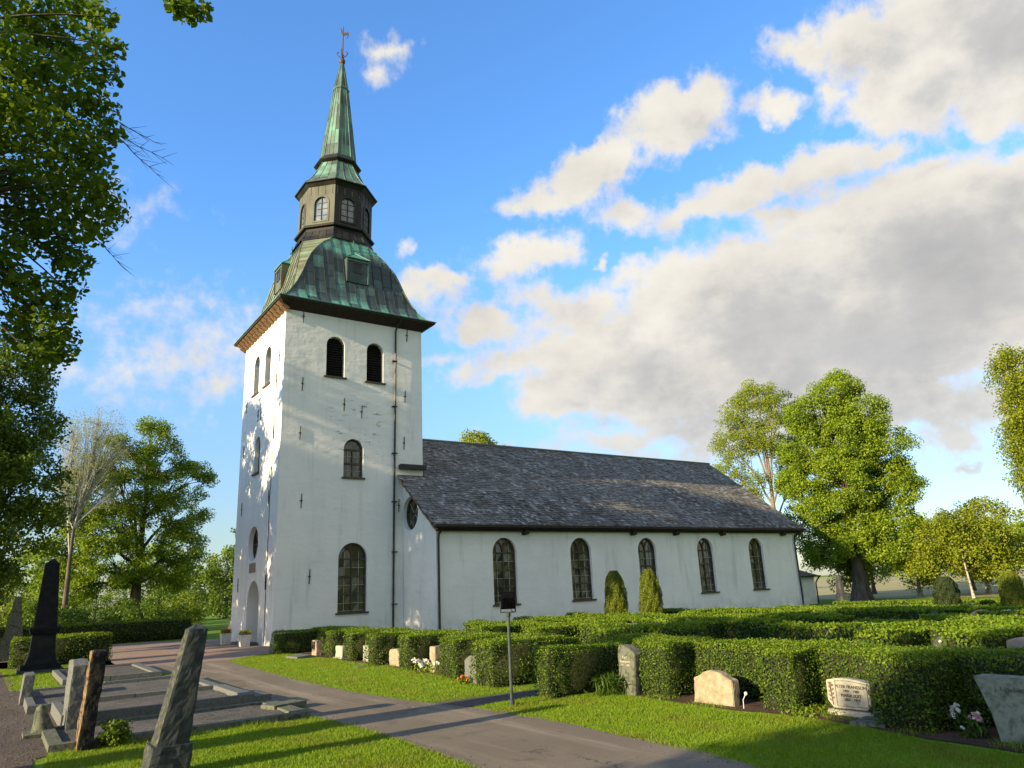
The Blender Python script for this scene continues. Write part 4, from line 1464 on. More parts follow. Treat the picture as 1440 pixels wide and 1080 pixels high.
# ================================================================== HEDGES
def hedge(name, label, boxes, dens=1500, leaf=.035, top=None, tipf=.5, base=None, group='clipped hedges between the graves'):
    """boxes: (x0, y0, x1, y1, z1); leaves over the faces of a slightly wavy block, twiggy core inside"""
    mb = MB()
    C, B, Z = [], [], []
    for (x0, y0, x1, y1, z1) in boxes:
        mb.box((x0 + .07, y0 + .07, -.02), (x1 - .07, y1 - .07, z1 - .07))
        dx, dy = x1 - x0, y1 - y0
        for (axis, area) in (('S', dx * z1), ('W', dy * z1), ('T', dx * dy), ('N', dx * z1 * .35), ('E', dy * z1 * .35)):
            n = int(area * dens * (1.0 if axis != 'T' else 1.25))
            if n < 1:
                continue
            a, b = rng.random(n), rng.random(n)
            dep = rng.exponential(.035, n) - .02
            if axis == 'S':
                P = np.stack([x0 + a * dx, y0 + dep, b * z1], 1)
                nv = (0, -1, .25)
            elif axis == 'N':
                P = np.stack([x0 + a * dx, y1 - dep, b * z1], 1)
                nv = (0, 1, .25)
            elif axis == 'W':
                P = np.stack([x0 + dep, y0 + a * dy, b * z1], 1)
                nv = (-1, 0, .25)
            elif axis == 'E':
                P = np.stack([x1 - dep, y0 + a * dy, b * z1], 1)
                nv = (1, 0, .25)
            else:
                P = np.stack([x0 + a * dx, y0 + b * dy, z1 - dep + np.maximum(0, rng.normal(0, .018, n))], 1)
                nv = (0, 0, 1)
            # rounded edges, wavy sides
            k = np.clip((P[:, 2] - (z1 - .12)) / .12, 0, 1)
            if axis in 'SN':
                P[:, 1] += (1 if axis == 'S' else -1) * k ** 2 * .05
            if axis in 'WE':
                P[:, 0] += (1 if axis == 'W' else -1) * k ** 2 * .05
            f1 = np.sin(P[:, 0] * 2.3 + P[:, 1] * 1.7) * .03 + np.sin(P[:, 1] * 4.1 - P[:, 2] * 5 + P[:, 0] * 3) * .022
            P = P + f1[:, None] * np.array(nv)
            # thin, open foot
            keep = rng.random(n) < np.clip(.35 + P[:, 2] * 2.6, 0, 1) if axis != 'T' else np.ones(n, bool)
            P = P[keep]
            C.append(P)
            B.append(np.tile(np.array(nv) * 1.1, (len(P), 1)))
            Z.append(P[:, 2] / z1)
    C, B, Z = np.concatenate(C), np.concatenate(B), np.concatenate(Z)
    V = leaf_verts(C, leaf, B, .7)
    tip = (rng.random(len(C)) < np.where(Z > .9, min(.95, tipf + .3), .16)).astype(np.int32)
    bs = base or ((boxes[0][0] + boxes[0][2]) / 2, (boxes[0][1] + boxes[0][3]) / 2, 0)
    # core and leaves in one mesh
    nb = len(mb.v)
    allv = np.concatenate([np.array(mb.v, np.float32), V.reshape(-1, 3).astype(np.float32)]) - np.array(bs, np.float32)
    me = bpy.data.meshes.new(name)
    me.vertices.add(len(allv))
    me.vertices.foreach_set('co', allv.ravel())
    idx = np.concatenate([np.array(mb.f, np.int32).ravel(), np.arange(len(V) * 4, dtype=np.int32) + nb])
    npol = len(mb.f) + len(V)
    me.loops.add(len(idx))
    me.loops.foreach_set('vertex_index', idx)
    me.polygons.add(npol)
    me.polygons.foreach_set('loop_start', np.arange(npol, dtype=np.int32) * 4)
    me.polygons.foreach_set('loop_total', np.full(npol, 4, np.int32))
    me.update(calc_edges=True)
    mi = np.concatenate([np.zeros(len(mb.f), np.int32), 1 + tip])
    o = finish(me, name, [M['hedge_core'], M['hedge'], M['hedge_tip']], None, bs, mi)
    return tag(o, label, 'hedge', group)


teeth_n = [(-1.40, -5.25, .3, -4.55, .80), (-.62, -8.75, .3, -8.1, .84), (-.82, -11.0, .3, -10.35, .86), (-.95, -13.05, .3, -12.4, .86), (-1.0, -15.35, .3, -14.7, .88), (-1.2, -18.25, .3, -17.4, .90)]
hedge('clipped_hedge', 'long clipped hedge with square teeth running beside the path from the tower to the footpath',
      [(.12, -20.3, .95, -4.56, .85)] + teeth_n + [(-1.55, -20.35, .5, -19.55, .90)], 1500, .042, base=(.4, -12, 0))
hedge('clipped_hedge', 'long clipped hedge with square teeth around the row of stones in the right foreground',
      [(.42, -34, 1.20, -21.95, .89), (-1.62, -22.55, .45, -21.95, .86), (-.28, -24.2, .5, -23.5, .92), (-.22, -26.75, .5, -26.1, .90), (-.46, -28.85, .5, -28.1, .91)], 3000, .033, base=(.6, -26, 0))
ROWS = [
    (5.2, -33, -22.3, .88, [(-30.2, .7), (-27.05, .7), (-25.4, .7)], 'second hedge row behind the right foreground stones, in shade'),
    (4.2, -20.6, -9.5, .86, [(-18.5, .7), (-15.5, .7), (-12.5, .7)], 'hedge row in front of the nave, second from the path'),
    (8.6, -32, -22.4, .74, [(-29.5, .7), (-26.0, .7)], 'third hedge row on the right, behind the round dark headstone'),
    (7.8, -20.6, -7.5, .80, [(-18, .7), (-14, .7), (-10.5, .7)], 'hedge row below the nave windows, third from the path'),
    (11.8, -30, -22.5, .68, [(-27.5, .7), (-24.6, .7)], 'fourth hedge row on the right, half in sun'),
    (11.2, -20.5, -6.8, .74, [(-17, .7), (-12, .7)], 'hedge row in front of the two golden conifers'),
    (15.2, -30, -22.5, .62, [(-27, .7)], 'fifth hedge row on the right, in front of the dark clipped conifer'),
    (16.6, -20.5, -6.6, .66, [(-15, .7), (-10, .7)], 'hedge row behind the two golden conifers'),
    (19.4, -30, -8.0, .54, [(-24, .7), (-17, .7)], 'sunlit hedge row well to the right of the nave'),
    (23.6, -32, -9.0, .45, [(-22, .7), (-14, .7)], 'yellow-lit hedge row beside the rounded pale headstone'),
    (28.5, -34, -9.0, .45, [(-20, .7)], 'farthest sunlit hedge row in front of the birches'),
]
for x, y0, y1, z, tt, lab in ROWS:
    d = max(300, 1100 - x * 30)
    hedge('clipped_hedge', lab, [(x, y0, x + .68, y1, z)] + [(x - 1.5, t - w_, x + .1, t, z - .02) for t, w_ in tt], d, .05 + x * .0022, tipf=.6)
hedge('clipped_hedge', 'clipped box-shaped hedge behind the black iron obelisk', [(-9.6, -.9, -6.4, .1, 1.02)], 900, .055, tipf=.8)
hedge('clipped_hedge', 'low dark hedge along the far side of the forecourt', [(-16, 14.4, -.4, 15.2, 1.15)], 320, .085)


# ================================================================== TREES
def limb(mb, a, b, r0, r1, sag=.08, n=7, seg=6, wob=.06, m=0):
    a, b = Vector(a), Vector(b)
    L = (b - a).length
    o = Vector((random.random() * 50, random.random() * 50, 0))
    pts, rad = [], []
    for i in range(seg + 1):
        t = i / seg
        p = a.lerp(b, t)
        nv = noise.noise_vector(o + Vector((t * 2.5, 0, 0)))
        p = p + nv * L * wob * math.sin(math.pi * min(1, t * 1.2) if t < .85 else math.pi * .9) + Vector((0, 0, L * sag * math.sin(math.pi * t)))
        pts.append(p)
        rad.append(r0 + (r1 - r0) * t ** .8)
    mb.tube(pts, rad, n, m, cap=False)
    return pts


def tree(name, label, base, trunk_h, r0, lobes, nclump, per, leaf, lmat, bark='bark', clump=.8, group='trees around the churchyard', up=.4, hang=0.0, lean=(0, 0), shell=.55, nlimb=None, stub=None, cat='tree', extra_clumps=None, twig=.02, flat=.75, minz=None, ntwig=9, gap=-.28):
    """lobes: (x, y, z, rx, ry, rz) relative to the base; clumps of leaves fill the lobes towards their outside"""
    t = thing(name, label, cat, base, group)
    bx, by, bz = base
    # lobes are given broadside (x to the right of the path's end, y away from it)
    va = math.atan2(bx + 10.3, by + 34.1)
    ca, sa = math.cos(va), math.sin(va)
    lobes = [(l[0] * ca + l[1] * sa, -l[0] * sa + l[1] * ca) + tuple(l[2:]) for l in lobes]
    mb = MB()
    top = Vector((bx + lean[0], by + lean[1], trunk_h))
    # flared trunk
    pts, rad = [], []
    o = random.random() * 100
    for i in range(11):
        q = i / 10
        nv = noise.noise_vector(Vector((o, q * 2.2, 0)))
        pts.append(Vector((bx, by, -.1)).lerp(top, q) + Vector((nv.x, nv.y, 0)) * r0 * .7 * min(1, q * 3))
        rad.append(r0 * (1 + .75 * math.exp(-q * 14)) * (1 - .86 * q))
    mb.tube(pts, rad, 12, cap=False)
    vol = [l[3] * l[4] * l[5] for l in lobes]
    tot = sum(vol)
    cl = []
    lobe_c = []
    for l, v in zip(lobes, vol):
        c = Vector((bx + l[0], by + l[1], l[2]))
        # a limb to each lobe
        s = pts[min(10, max(3, int(10 * min(1.0, (l[2] - l[5] * .4) / trunk_h) * random.uniform(.55, .9))))]
        rr = max(.025, r0 * .34)
        lp = limb(mb, s, c, rr, rr * .3, .06, 7, m=1)
        k = max(2, int(nclump * v / tot))
        subs = []
        for _ in range(k):
            while True:
                d = Vector(rng.normal(size=3))
                d.normalize()
                q = shell + (1 - shell) * random.random() ** .6
                p = c + Vector((d.x * l[3], d.y * l[4], d.z * l[5])) * q
                # gaps: holes in the crown that let the sky through
                if noise.noise(p * (.55 / clump) + Vector((o, 0, 0))) > gap and (minz is None or p.z > minz):
                    break
            cl.append(p)
            subs.append(p)
        for p in subs[::max(1, len(subs) // ntwig)]:
            limb(mb, lp[random.choice((3, 4, 5) if ntwig < 20 else (1, 2, 3, 4, 5, 6))], p, min(rr * .32, .05 if ntwig < 20 else .022), twig, .05, 5, 4, .10, m=1)
    tr = mb.build('trunk', [M['bark' if bark == 'bark_grey' else bark], M[{'birch': 'bark', 'bark_grey': 'bark_twig'}.get(bark, bark)]], t, smooth=True)
    cl = np.array([tuple(p) for p in cl])
    n = len(cl)
    rs = clump * rng.uniform(.55, 1.25, n)
    cnt = np.maximum(3, (per * (rs / clump) ** 2).astype(int))
    C = np.repeat(cl, cnt, axis=0)
    rr = np.repeat(rs, cnt)
    d = rng.normal(size=(len(C), 3))
    d /= np.linalg.norm(d, axis=1, keepdims=True)
    q = rng.random(len(C)) ** .5
    D = d * (rr * q)[:, None]
    D[:, 2] *= flat
    D[:, 2] -= hang * rr * rng.random(len(C)) * 2
    V = leaf_verts(C + D, leaf, np.tile([0, 0, up], (len(C), 1)) + d * .5, .7, 1.0, hang)
    quads_mesh('crown', V, 4, M[lmat], t)
    return t


# the lime whose branches hang into the upper left corner of the view
NEAR = [(-11.06, -23.84, 9.7, 0.43), (-10.8, -23.64, 10.04, 0.45), (-10.34, -23.28, 10.59, 0.42), (-10.11, -24.43, 9.74, 0.24), (-11.0, -25.11, 8.34, 0.37), (-10.73, -23.38, 9.83, 0.36), (-10.42, -23.76, 9.6, 0.36), (-10.0, -24.84, 8.99, 0.24), (-10.92, -24.27, 8.59, 0.46), (-10.57, -24.52, 8.53, 0.45), (-10.26, -22.93, 9.86, 0.38), (-9.98, -24.8, 8.62, 0.23), (-10.92, -24.79, 7.81, 0.42), (-10.68, -22.76, 9.2, 0.4), (-10.23, -23.15, 9.18, 0.35), (-9.89, -23.06, 9.27, 0.29), (-10.9, -23.7, 8.12, 0.41), (-10.49, -24.2, 7.89, 0.45), (-10.1, -22.36, 9.18, 0.45), (-9.79, -23.43, 8.59, 0.28), (-10.95, -22.34, 8.33, 0.44), (-10.44, -24.25, 7.44, 0.38), (-10.1, -23.68, 7.94, 0.45), (-9.92, -23.78, 7.96, 0.23), (-10.89, -22.49, 7.91, 0.46), (-10.49, -21.72, 8.41, 0.4), (-10.09, -22.81, 7.94, 0.44), (-9.82, -24.28, 7.25, 0.29), (-10.75, -21.89, 7.73, 0.36), (-10.38, -22.51, 7.59, 0.43), (-9.97, -23.86, 7.06, 0.44), (-9.49, -21.64, 8.26, 0.29), (-10.51, -22.76, 7.12, 0.43), (-10.14, -23.0, 7.03, 0.36), (-9.71, -21.56, 7.86, 0.27), (-10.69, -23.77, 6.41, 0.24), (-10.08, -22.99, 6.68, 0.28), (-9.93, -22.17, 7.06, 0.28), (-10.71, -23.13, 6.39, 0.26), (-10.62, -23.01, 6.19, 0.3), (-10.4, -23.81, 5.92, 0.26), (-10.01, -22.57, 6.46, 0.29), (-10.44, -22.77, 6.0, 0.27), (-10.11, -22.79, 6.07, 0.29), (-10.52, -20.92, 6.41, 0.3), (-10.13, -23.24, 5.7, 0.29), (-10.45, -21.66, 5.94, 0.28), (-10.15, -21.41, 6.04, 0.27), (-9.96, -21.86, 5.89, 0.28), (-10.29, -23.49, 5.11, 0.23), (-10.04, -22.97, 5.36, 0.27), (-10.13, -22.19, 5.42, 0.24), (-9.37, -25.22, 9.91, 0.17), (-9.12, -24.92, 10.21, 0.17), (-9.27, -25.28, 9.61, 0.17), (-8.99, -25.25, 9.72, 0.17), (-9.1, -24.95, 9.83, 0.17)]


def near_lime():
    base = (-14.6, -22.2, 0)
    t = thing('lime_tree', 'dark leafy lime tree overhanging the upper left corner with thin bare twigs', 'tree', base, 'trees around the churchyard')
    mb = MB()
    tp = [(-14.6, -22.2, -.1), (-14.5, -22.2, .8), (-14.4, -22.3, 3), (-14.3, -22.4, 6), (-14.4, -22.5, 8), (-14.2, -22.6, 9.5), (-14.3, -22.6, 11)]
    mb.tube(tp, [.62, .46, .40, .36, .30, .22, .1], 12, cap=False)
    hubs = []
    for p, s in (((-12.3, -23.3, 6.6), 2), ((-12.2, -23.9, 8.9), 3), ((-12.3, -23.0, 10.6), 4), ((-11.6, -22.6, 7.4), 3), ((-11.9, -22.4, 9.4), 3)):
        lp = limb(mb, tp[s], p, .15, .07, .03, 8)
        hubs.append(Vector(p))
    for (x, y, z, r) in NEAR:
        if r < .2:
            continue
        P = Vector((x, y, z))
        h = min(hubs, key=lambda q: (q - P).length)
        limb(mb, h, P, .030, .008, .05, 5, 5, .07)
    # the sprig at the top
    limb(mb, (-10.9, -24.4, 10.9), (-9.3, -25.1, 10.25), .026, .010, .06, 5)
    for q in NEAR[-5:]:
        limb(mb, (-9.3, -25.1, 10.25), q[:3], .008, .004, .05, 4, 4)
    # bare twigs reaching past the leaves
    for s, e in (((-9.9, -23.2, 9.0), (-9.15, -23.3, 8.75)), ((-9.8, -23.5, 8.6), (-9.1, -23.5, 8.1)), ((-9.75, -21.7, 7.75), (-9.3, -22, 7.2)), ((-9.9, -23.0, 8.9), (-9.0, -23.0, 8.7))):
        lp = limb(mb, s, e, .012, .004, .03, 4, 6, .08)
        for q in lp[2:]:
            for _ in range(2):
                mb.tube([q, q + Vector((random.uniform(.1, .25), random.uniform(-.1, .1), random.uniform(-.2, .15)))], [.005, .002], 3, cap=False)
    mb.build('trunk', M['bark'], t, smooth=True)
    C, S = [], []
    cl = [(np.array(q[:3]), q[3]) for q in NEAR]
    # the rest of the crown, around the trunk and outside the picture
    for _ in range(190):
        a, r, z = random.uniform(0, 2 * math.pi), random.uniform(.8, 3.6), random.uniform(5.6, 11.0)
        x, y = -14.9 + r * math.cos(a), -22 + r * 1.1 * math.sin(a)
        if x < -11.35:
            cl.append((np.array((x, y, z)), random.uniform(.4, .7)))
    for c, r in cl:
        k = int(560 * r * r / .16 * .45) + 40
        d = rng.normal(size=(k, 3))
        d /= np.linalg.norm(d, axis=1, keepdims=True)
        D = d * (r * 1.06 * rng.random(k) ** .45)[:, None]
        D[:, 2] *= .75
        C.append(c + D)
    C = np.concatenate(C)
    V = leaf_verts6(C, .088, np.tile([0, 0, .9], (len(C), 1)), .85, .8, .5)
    quads_mesh('crown', V, 6, M['leaf_near'], t)


near_lime()

# trees to the left of the church
tree('broadleaf_tree', 'dense dark green tree at the left edge of the picture', (-11.0, 14.5, 0), 13, .5,
     [(-.6, 0, 14.6, 2.4, 2.6, 3.0), (.2, -.5, 11.6, 2.7, 2.8, 2.8), (-2.5, 0, 9.5, 3.5, 3.5, 4.0), (.7, -1, 8.6, 2.7, 2.8, 2.8), (.4, -1, 5.8, 2.7, 2.8, 2.4), (-3, 1, 4.5, 3.4, 3, 2.4), (-3.0, 0, 13.0, 2.5, 3, 3.5), (-.3, -1, 3.6, 2.2, 2.4, 1.5)], 460, 190, .20, 'leaf_dark', clump=.95)
bt = tree('bare_tree', 'tall forked tree with bare budding crown between dark and green trees', (-5.9, 33, 0), 11.5, .24,
     [(1.0, 0, 16.4, 2.4, 2.2, 1.6), (-.8, 0, 15.4, 1.7, 2, 2.0), (2.6, 0, 14.6, 1.6, 2, 1.8), (.8, 0, 13.0, 2.0, 2, 2.2), (-1.3, 0, 11.5, .9, 1.5, 2.2), (2.4, 0, 11.0, 1.0, 1.5, 2.0)], 620, 18, .085, 'leaf_bud', 'bark_grey', clump=.5, shell=.1, twig=.006, ntwig=110)
tree('broadleaf_tree', 'rounded sunlit green tree standing left of the tower', (-.6, 36, 0), 13, .5,
     [(0, 0, 16.4, 1.8, 2, 1.6), (-3, 0, 14.4, 2.2, 2.2, 1.8), (1, 0, 14, 2.2, 2.2, 2), (3.4, 0, 12.4, 2, 2.2, 1.7), (-4.4, 0, 11.6, 2.2, 2.2, 2), (-1, -1, 11.5, 2.6, 2.4, 2.2), (2.6, 0, 9.6, 2.6, 2.4, 2), (-6, 0, 8.8, 2.2, 2.2, 1.8), (-2.6, -1, 8.4, 2.6, 2.4, 2.2), (3, 0, 6.8, 2.4, 2.2, 1.8), (-6.2, 0, 6, 2.2, 2.2, 1.7), (-2, -1, 5.4, 2.8, 2.4, 2), (1.8, 0, 4.4, 2.6, 2.2, 1.6), (-5, 0, 3.6, 2.4, 2.2, 1.4)], 560, 210, .165, 'leaf_mid', clump=.82, gap=-.36)
tree('broadleaf_tree', 'small dark tree close to the left side of the tower', (4.6, 25, 0), 6.4, .22,
     [(.3, 0, 6.0, 1.3, 1.3, 1.5), (-.5, 0, 4.2, 1.7, 1.6, 1.4), (1.0, 0, 3.8, 1.8, 1.6, 1.6), (0, 0, 2.0, 2.0, 1.8, 1.3)], 110, 130, .15, 'leaf_dark', clump=.6)
for (x, y, h, r, mt, lab) in ((-7.2, 26, 3.0, 2.1, 'leaf_dark', 'dark green bush behind the clipped hedge at the left'), (-10.2, 27, 3.6, 2.6, 'leaf_lime', 'yellow-green bush at the left edge behind the grey obelisk'), (-3.6, 28, 2.7, 2.4, 'leaf_dark', 'dark bush below the bare tree'), (.2, 30, 3.2, 2.6, 'leaf_dark', 'dark bush under the rounded sunlit tree'), (2.4, 33, 2.8, 1.7, 'leaf_lime', 'small golden bush in the gap left of the tower'), (-9.5, 44, 5.5, 4.2, 'leaf_dark', 'big dark thicket behind the dark tree on the left'), (-2.5, 46, 5.0, 4.0, 'leaf_mid', 'big green thicket behind the bare tree'), (4.0, 44, 4.2, 3.2, 'leaf_dark', 'dark thicket behind the gap left of the tower'), (-1.7, 26, 2.0, 1.8, 'leaf_dark', 'low dark bush above the dark hedge')):
    tree('bush', lab, (x, y, 0), h * .8, .10, [(0, 0, h * .55, r, r, h * .45), (r * .5, 0, h * .4, r * .7, r * .7, h * .38), (-r * .5, 0, h * .4, r * .7, r * .7, h * .38)], 70, 80, .15, mt, clump=.55, shell=.4, group='bushes behind the forecourt', cat='bush', twig=.012)

# trees to the right and behind
tree('maple_tree', 'large round maple in fresh green leaf right of the nave', (42.6, -2.4, 0), 13.5, .50,
     [(.6, 0, 16.0, 1.7, 2.0, 1.5), (-1.2, 0, 14.2, 2.0, 2.2, 1.8), (1.9, 0, 14.0, 1.9, 2.2, 2.0), (-2.0, 0, 11.6, 2.0, 2.2, 2.0), (1.0, -1, 11.8, 2.2, 2.2, 2.0), (3.0, 0, 10.8, 1.9, 2.2, 2.0), (-2.5, 0, 9.0, 1.9, 2.2, 1.8), (3.2, 0, 8.0, 1.9, 2.2, 1.8), (.3, -1, 8.6, 2.6, 2.4, 2.2), (-2.5, -.5, 6.2, 1.9, 2.2, 1.8), (3.1, 0, 5.2, 1.9, 2.2, 1.6), (.4, 1, 5.6, 2.4, 2.2, 1.8), (-2.2, .5, 4.0, 1.5, 2, 1.0), (2.8, .5, 3.2, 1.8, 2, 1.0), (.2, -.9, 4.0, 2.0, 1.4, .9), (-2.0, -.8, 3.3, 1.5, 1.3, .8), (2.0, -.6, 3.2, 1.6, 1.4, .8)], 760, 260, .155, 'leaf_mid', clump=.78, up=.5, gap=-.33, group='trees beyond the east end')
tree('ash_tree', 'tall sparse tree just coming into leaf behind the east gable', (49.2, 9.0, 0), 17, .33,
     [(0, 0, 19.2, 2.2, 2.2, 1.4), (-2.0, 0, 17.4, 1.8, 2, 1.8), (1.8, 0, 17.6, 1.8, 2, 2.0), (-2.9, 0, 14.6, 1.9, 2, 1.8), (0, 0, 15.0, 2.0, 2, 2.0), (2.2, 0, 13.8, 2.0, 2, 2.0), (-3.1, 0, 12.2, 1.6, 1.8, 1.2), (-1.6, 0, 10.6, 1.6, 1.8, 1.3), (2.0, 0, 10.6, 1.8, 1.8, 1.6)], 520, 95, .145, 'leaf_lime', 'bark_tan', clump=.72, shell=.3, group='trees beyond the east end', twig=.015)
tree('birch_tree', 'tall narrow birch cut off by the right edge of the picture', (46.9, -14.6, 0), 14, .20,
     [(-.3, 0, 15.2, 1.7, 1.8, 1.7), (0, 0, 13.2, 2.1, 2.1, 2.0), (0, 0, 10.6, 2.4, 2.2, 2.2), (.2, 0, 8.0, 2.5, 2.2, 2.2), (.5, 0, 5.6, 2.5, 2.2, 2.0), (1.4, 0, 3.8, 2.4, 2.2, 1.6)], 560, 170, .16, 'leaf_birch', 'bark', clump=.80, hang=.4, gap=-.5, group='trees beyond the east end')
tree('birch_tree', 'slim white-stemmed birch with drooping yellow-green leaves', (44.3, -9.4, 0), 5.9, .075,
     [(-.2, -.5, 5.5, 1.5, 1.2, 1.0), (-.5, -1.0, 4.6, 1.1, .8, 1.0), (-.1, -.9, 3.3, .7, .7, .8), (-1.6, .6, 4.3, 1.5, 1.5, 1.3), (1.4, .6, 4.3, 1.5, 1.5, 1.3), (-2.3, .8, 2.7, 1.4, 1.4, 1.2), (1.9, 1.2, 2.7, 1.4, 1.4, 1.2), (0, 2.0, 3.2, 1.8, 1.4, 1.4)], 260, 130, .16, 'leaf_birch', 'birch', clump=.7, hang=.5, group='trees beyond the east end', lean=(-.4, .2), shell=.3)
for (x, y, s, mt, lab, bk) in ((54, -6.2, .95, 'leaf_birch', 'hazy pale birch left of the slim white-stemmed birch', 'birch'), (56, -13.5, .95, 'leaf_mid', 'dark green tree behind the slim white-stemmed birch', 'bark'), (50.5, -2.6, .7, 'leaf_lime', 'low yellow-green tree just right of the maple trunk', 'birch'), (60, -17.5, 1.55, 'leaf_birch', 'pale tree behind the birch at the right edge', 'birch'), (44.2, -1.0, .60, 'leaf_lime', 'low sunlit tree between the vestry and the maple trunk', 'bark_pale'), (66, -10.5, 1.0, 'leaf_dark', 'distant dark tree low on the right', 'bark'), (62, -1.5, .9, 'leaf_mid', 'green tree low behind the maple on its right side', 'bark'), (58, 5.5, .95, 'leaf_mid', 'green tree low behind the maple on its left side', 'bark'), (70, -22, 1.1, 'leaf_mid', 'green tree behind the white bin at the right edge', 'bark'), (75, -4, 1.0, 'leaf_lime', 'pale green tree far behind the gap right of the maple', 'bark'), (50.5, -8.6, .92, 'leaf_birch', 'pale birch just behind the slim white-stemmed birch, on its left', 'birch'), (52, -15.2, .95, 'leaf_mid', 'green tree between the slim birch and the tall birch at the edge', 'bark')):
    tree('field_tree', lab, (x, y, 0), 7 * s, .16, [(0, 0, 6.2 * s, 1.7 * s, 1.7 * s, 1.6 * s), (-1.1 * s, 0, 4.2 * s, 1.7 * s, 1.7 * s, 1.6 * s), (1.1 * s, 0, 3.9 * s, 1.7 * s, 1.7 * s, 1.6 * s), (0, 0, 2.4 * s, 1.9 * s, 1.7 * s, 1.1 * s)], 90, 80, .18, mt, bk, clump=.75, hang=.25, group='trees beyond the east end')
# the crown that looks over the ridge
tree('broadleaf_tree', 'distant treetop just showing over the nave roof ridge', (33.5, 36, 0), 15.5, .3,
     [(0, 0, 17.6, 2.4, 2.4, 1.9), (-1.8, 0, 15.6, 2.6, 2.4, 2.4), (2, 0, 15.6, 2.6, 2.4, 2.4)], 130, 110, .24, 'leaf_lime', clump=.9, group='trees beyond the east end')
# a belt of far trees along the field
tree_far = []
for k, (x, y, s) in enumerate(((92, -38, 1.0), (98, -24, 1.2), (104, -10, 1.0), (98, 4, 1.15), (92, 18, 1.05), (110, -52, 1.2), (-16, 60, 1.1), (-6, 64, 1.0), (6, 62, 1.05), (-24, 50, 1.2), (14, 66, 1.0))):
    labs = ('far tree across the field at the right edge', 'far tree across the field behind the birches', 'far tree across the field seen past the dark clipped conifer', 'far tree across the field behind the maple trunk', 'far tree across the field beside the vestry', 'farthest tree across the field on the right', 'far tree behind the dark tree on the left', 'far tree behind the bare tree', 'far tree behind the sunlit tree left of the tower', 'far tree behind the left edge bushes', 'far tree behind the tower corner')
    if k == 0:
        far = tree('far_tree', labs[0], (x, y, 0), 7, .25, [(0, 0, 6.5, 3.4, 3.4, 2.4), (-3, 0, 4.2, 3.2, 3.2, 2.4), (3, 0, 4.4, 3.2, 3.2, 2.4), (0, 0, 2.2, 4.4, 3.6, 1.6)], 120, 60, .36, 'leaf_mid', clump=1.2, group='far trees across the field')
    else:
        copy_tree(far, (x, y, 0), random.uniform(0, 6), (s, s, s), labs[k])

# the avenue west of the church, which throws the evening shade (outside the picture on the left)
AV = [(-17.5, 4.6, .90), (-19.5, -4.6, 1.22), (-25, -31.2, .66), (-25, -36, .72), (-26, -42, .8), (-26, -50, 1.0), (-20, 13.5, 1.0)]
for k, (x, y, s) in enumerate(AV):
    if k == 0:
        av = tree('avenue_tree', 'avenue tree on the west side of the churchyard', (x, y, 0), 14, .42,
                  [(0, 0, 14.2, 2.8, 3.0, 3.0), (-1, 2.2, 10.8, 2.8, 2.6, 2.8), (-1, -2.2, 10.6, 2.8, 2.6, 2.8), (1.2, 0, 9.2, 2.8, 3.2, 2.6), (0, 2, 6.4, 3.0, 2.6, 2.0), (0, -2, 6.2, 3.0, 2.6, 2.0)], 380, 150, .27, 'leaf_dark', clump=.95, group='avenue trees west of the church')
    else:
        copy_tree(av, (x, y, 0), random.uniform(0, 6), (s, s, s), 'avenue tree on the west side of the churchyard')
for k, (x, y, s) in enumerate(((46, -40, 1.0), (38, -50, .9), (56, -52, 1.1), (27, -52, .9))):
    copy_tree(av, (x, y, 0), random.uniform(0, 6), (s, s, s), 'avenue tree on the west side of the churchyard')['label'] = 'tree on the south side of the churchyard'


# ------------------------------------------------------------------ clipped conifers
def conifer(label, x, y, h, r, mt, n=26000, leaf=.055, boxy=0.0, cat='conifer'):
    t = thing('clipped_conifer', label, cat, (x, y, 0), 'clipped conifers among the hedges')
    mb = MB()
    mb.tube([(x, y, -.05), (x, y, h * .12), (x, y, h * .35), (x, y, h * .7), (x, y, h * .93)], [.07, r * .62, r * .80, r * .62, .05], 10)
    mb.build('inner_twigs', M['hedge_core'], t)
    z = rng.random(n) ** .9
    prof = np.where(z < .35, .82 + .18 * np.sin(z / .35 * math.pi / 2), np.sqrt(np.clip(1 - ((z - .35) / .68) ** (2.2 + boxy), 0, 1)))
    a = rng.random(n) * 2 * math.pi
    lump = 1 + .10 * np.sin(a * 5 + z * 9) + .07 * np.sin(a * 9 - z * 17)
    rad = r * prof * lump * (1 - rng.exponential(.07, n))
    C = np.stack([x + rad * np.cos(a), y + rad * np.sin(a), .04 + z * h], 1)
    B = np.stack([np.cos(a), np.sin(a), np.full(n, .5)], 1)
    quads_mesh('foliage', leaf_verts(C, leaf, B * .9, .5, 1.0, -.8), 4, M[mt], t)
    return t


conifer('golden-tipped clipped conifer on the left of the pair before the nave wall', 13.26, -7.98, 2.55, .50, 'leaf_gold')
conifer('darker clipped conifer on the right of the pair before the nave wall', 14.56, -8.9, 2.55, .50, 'leaf_gold')
conifer('dark rounded clipped conifer standing alone among the right hedges', 24.4, -17.3, 1.62, .50, 'leaf_thuja', boxy=.4)
conifer('yellow-green columnar conifer beside the white bin at the right edge', 22.75, -20.6, 1.75, .40, 'leaf_gold', boxy=2)


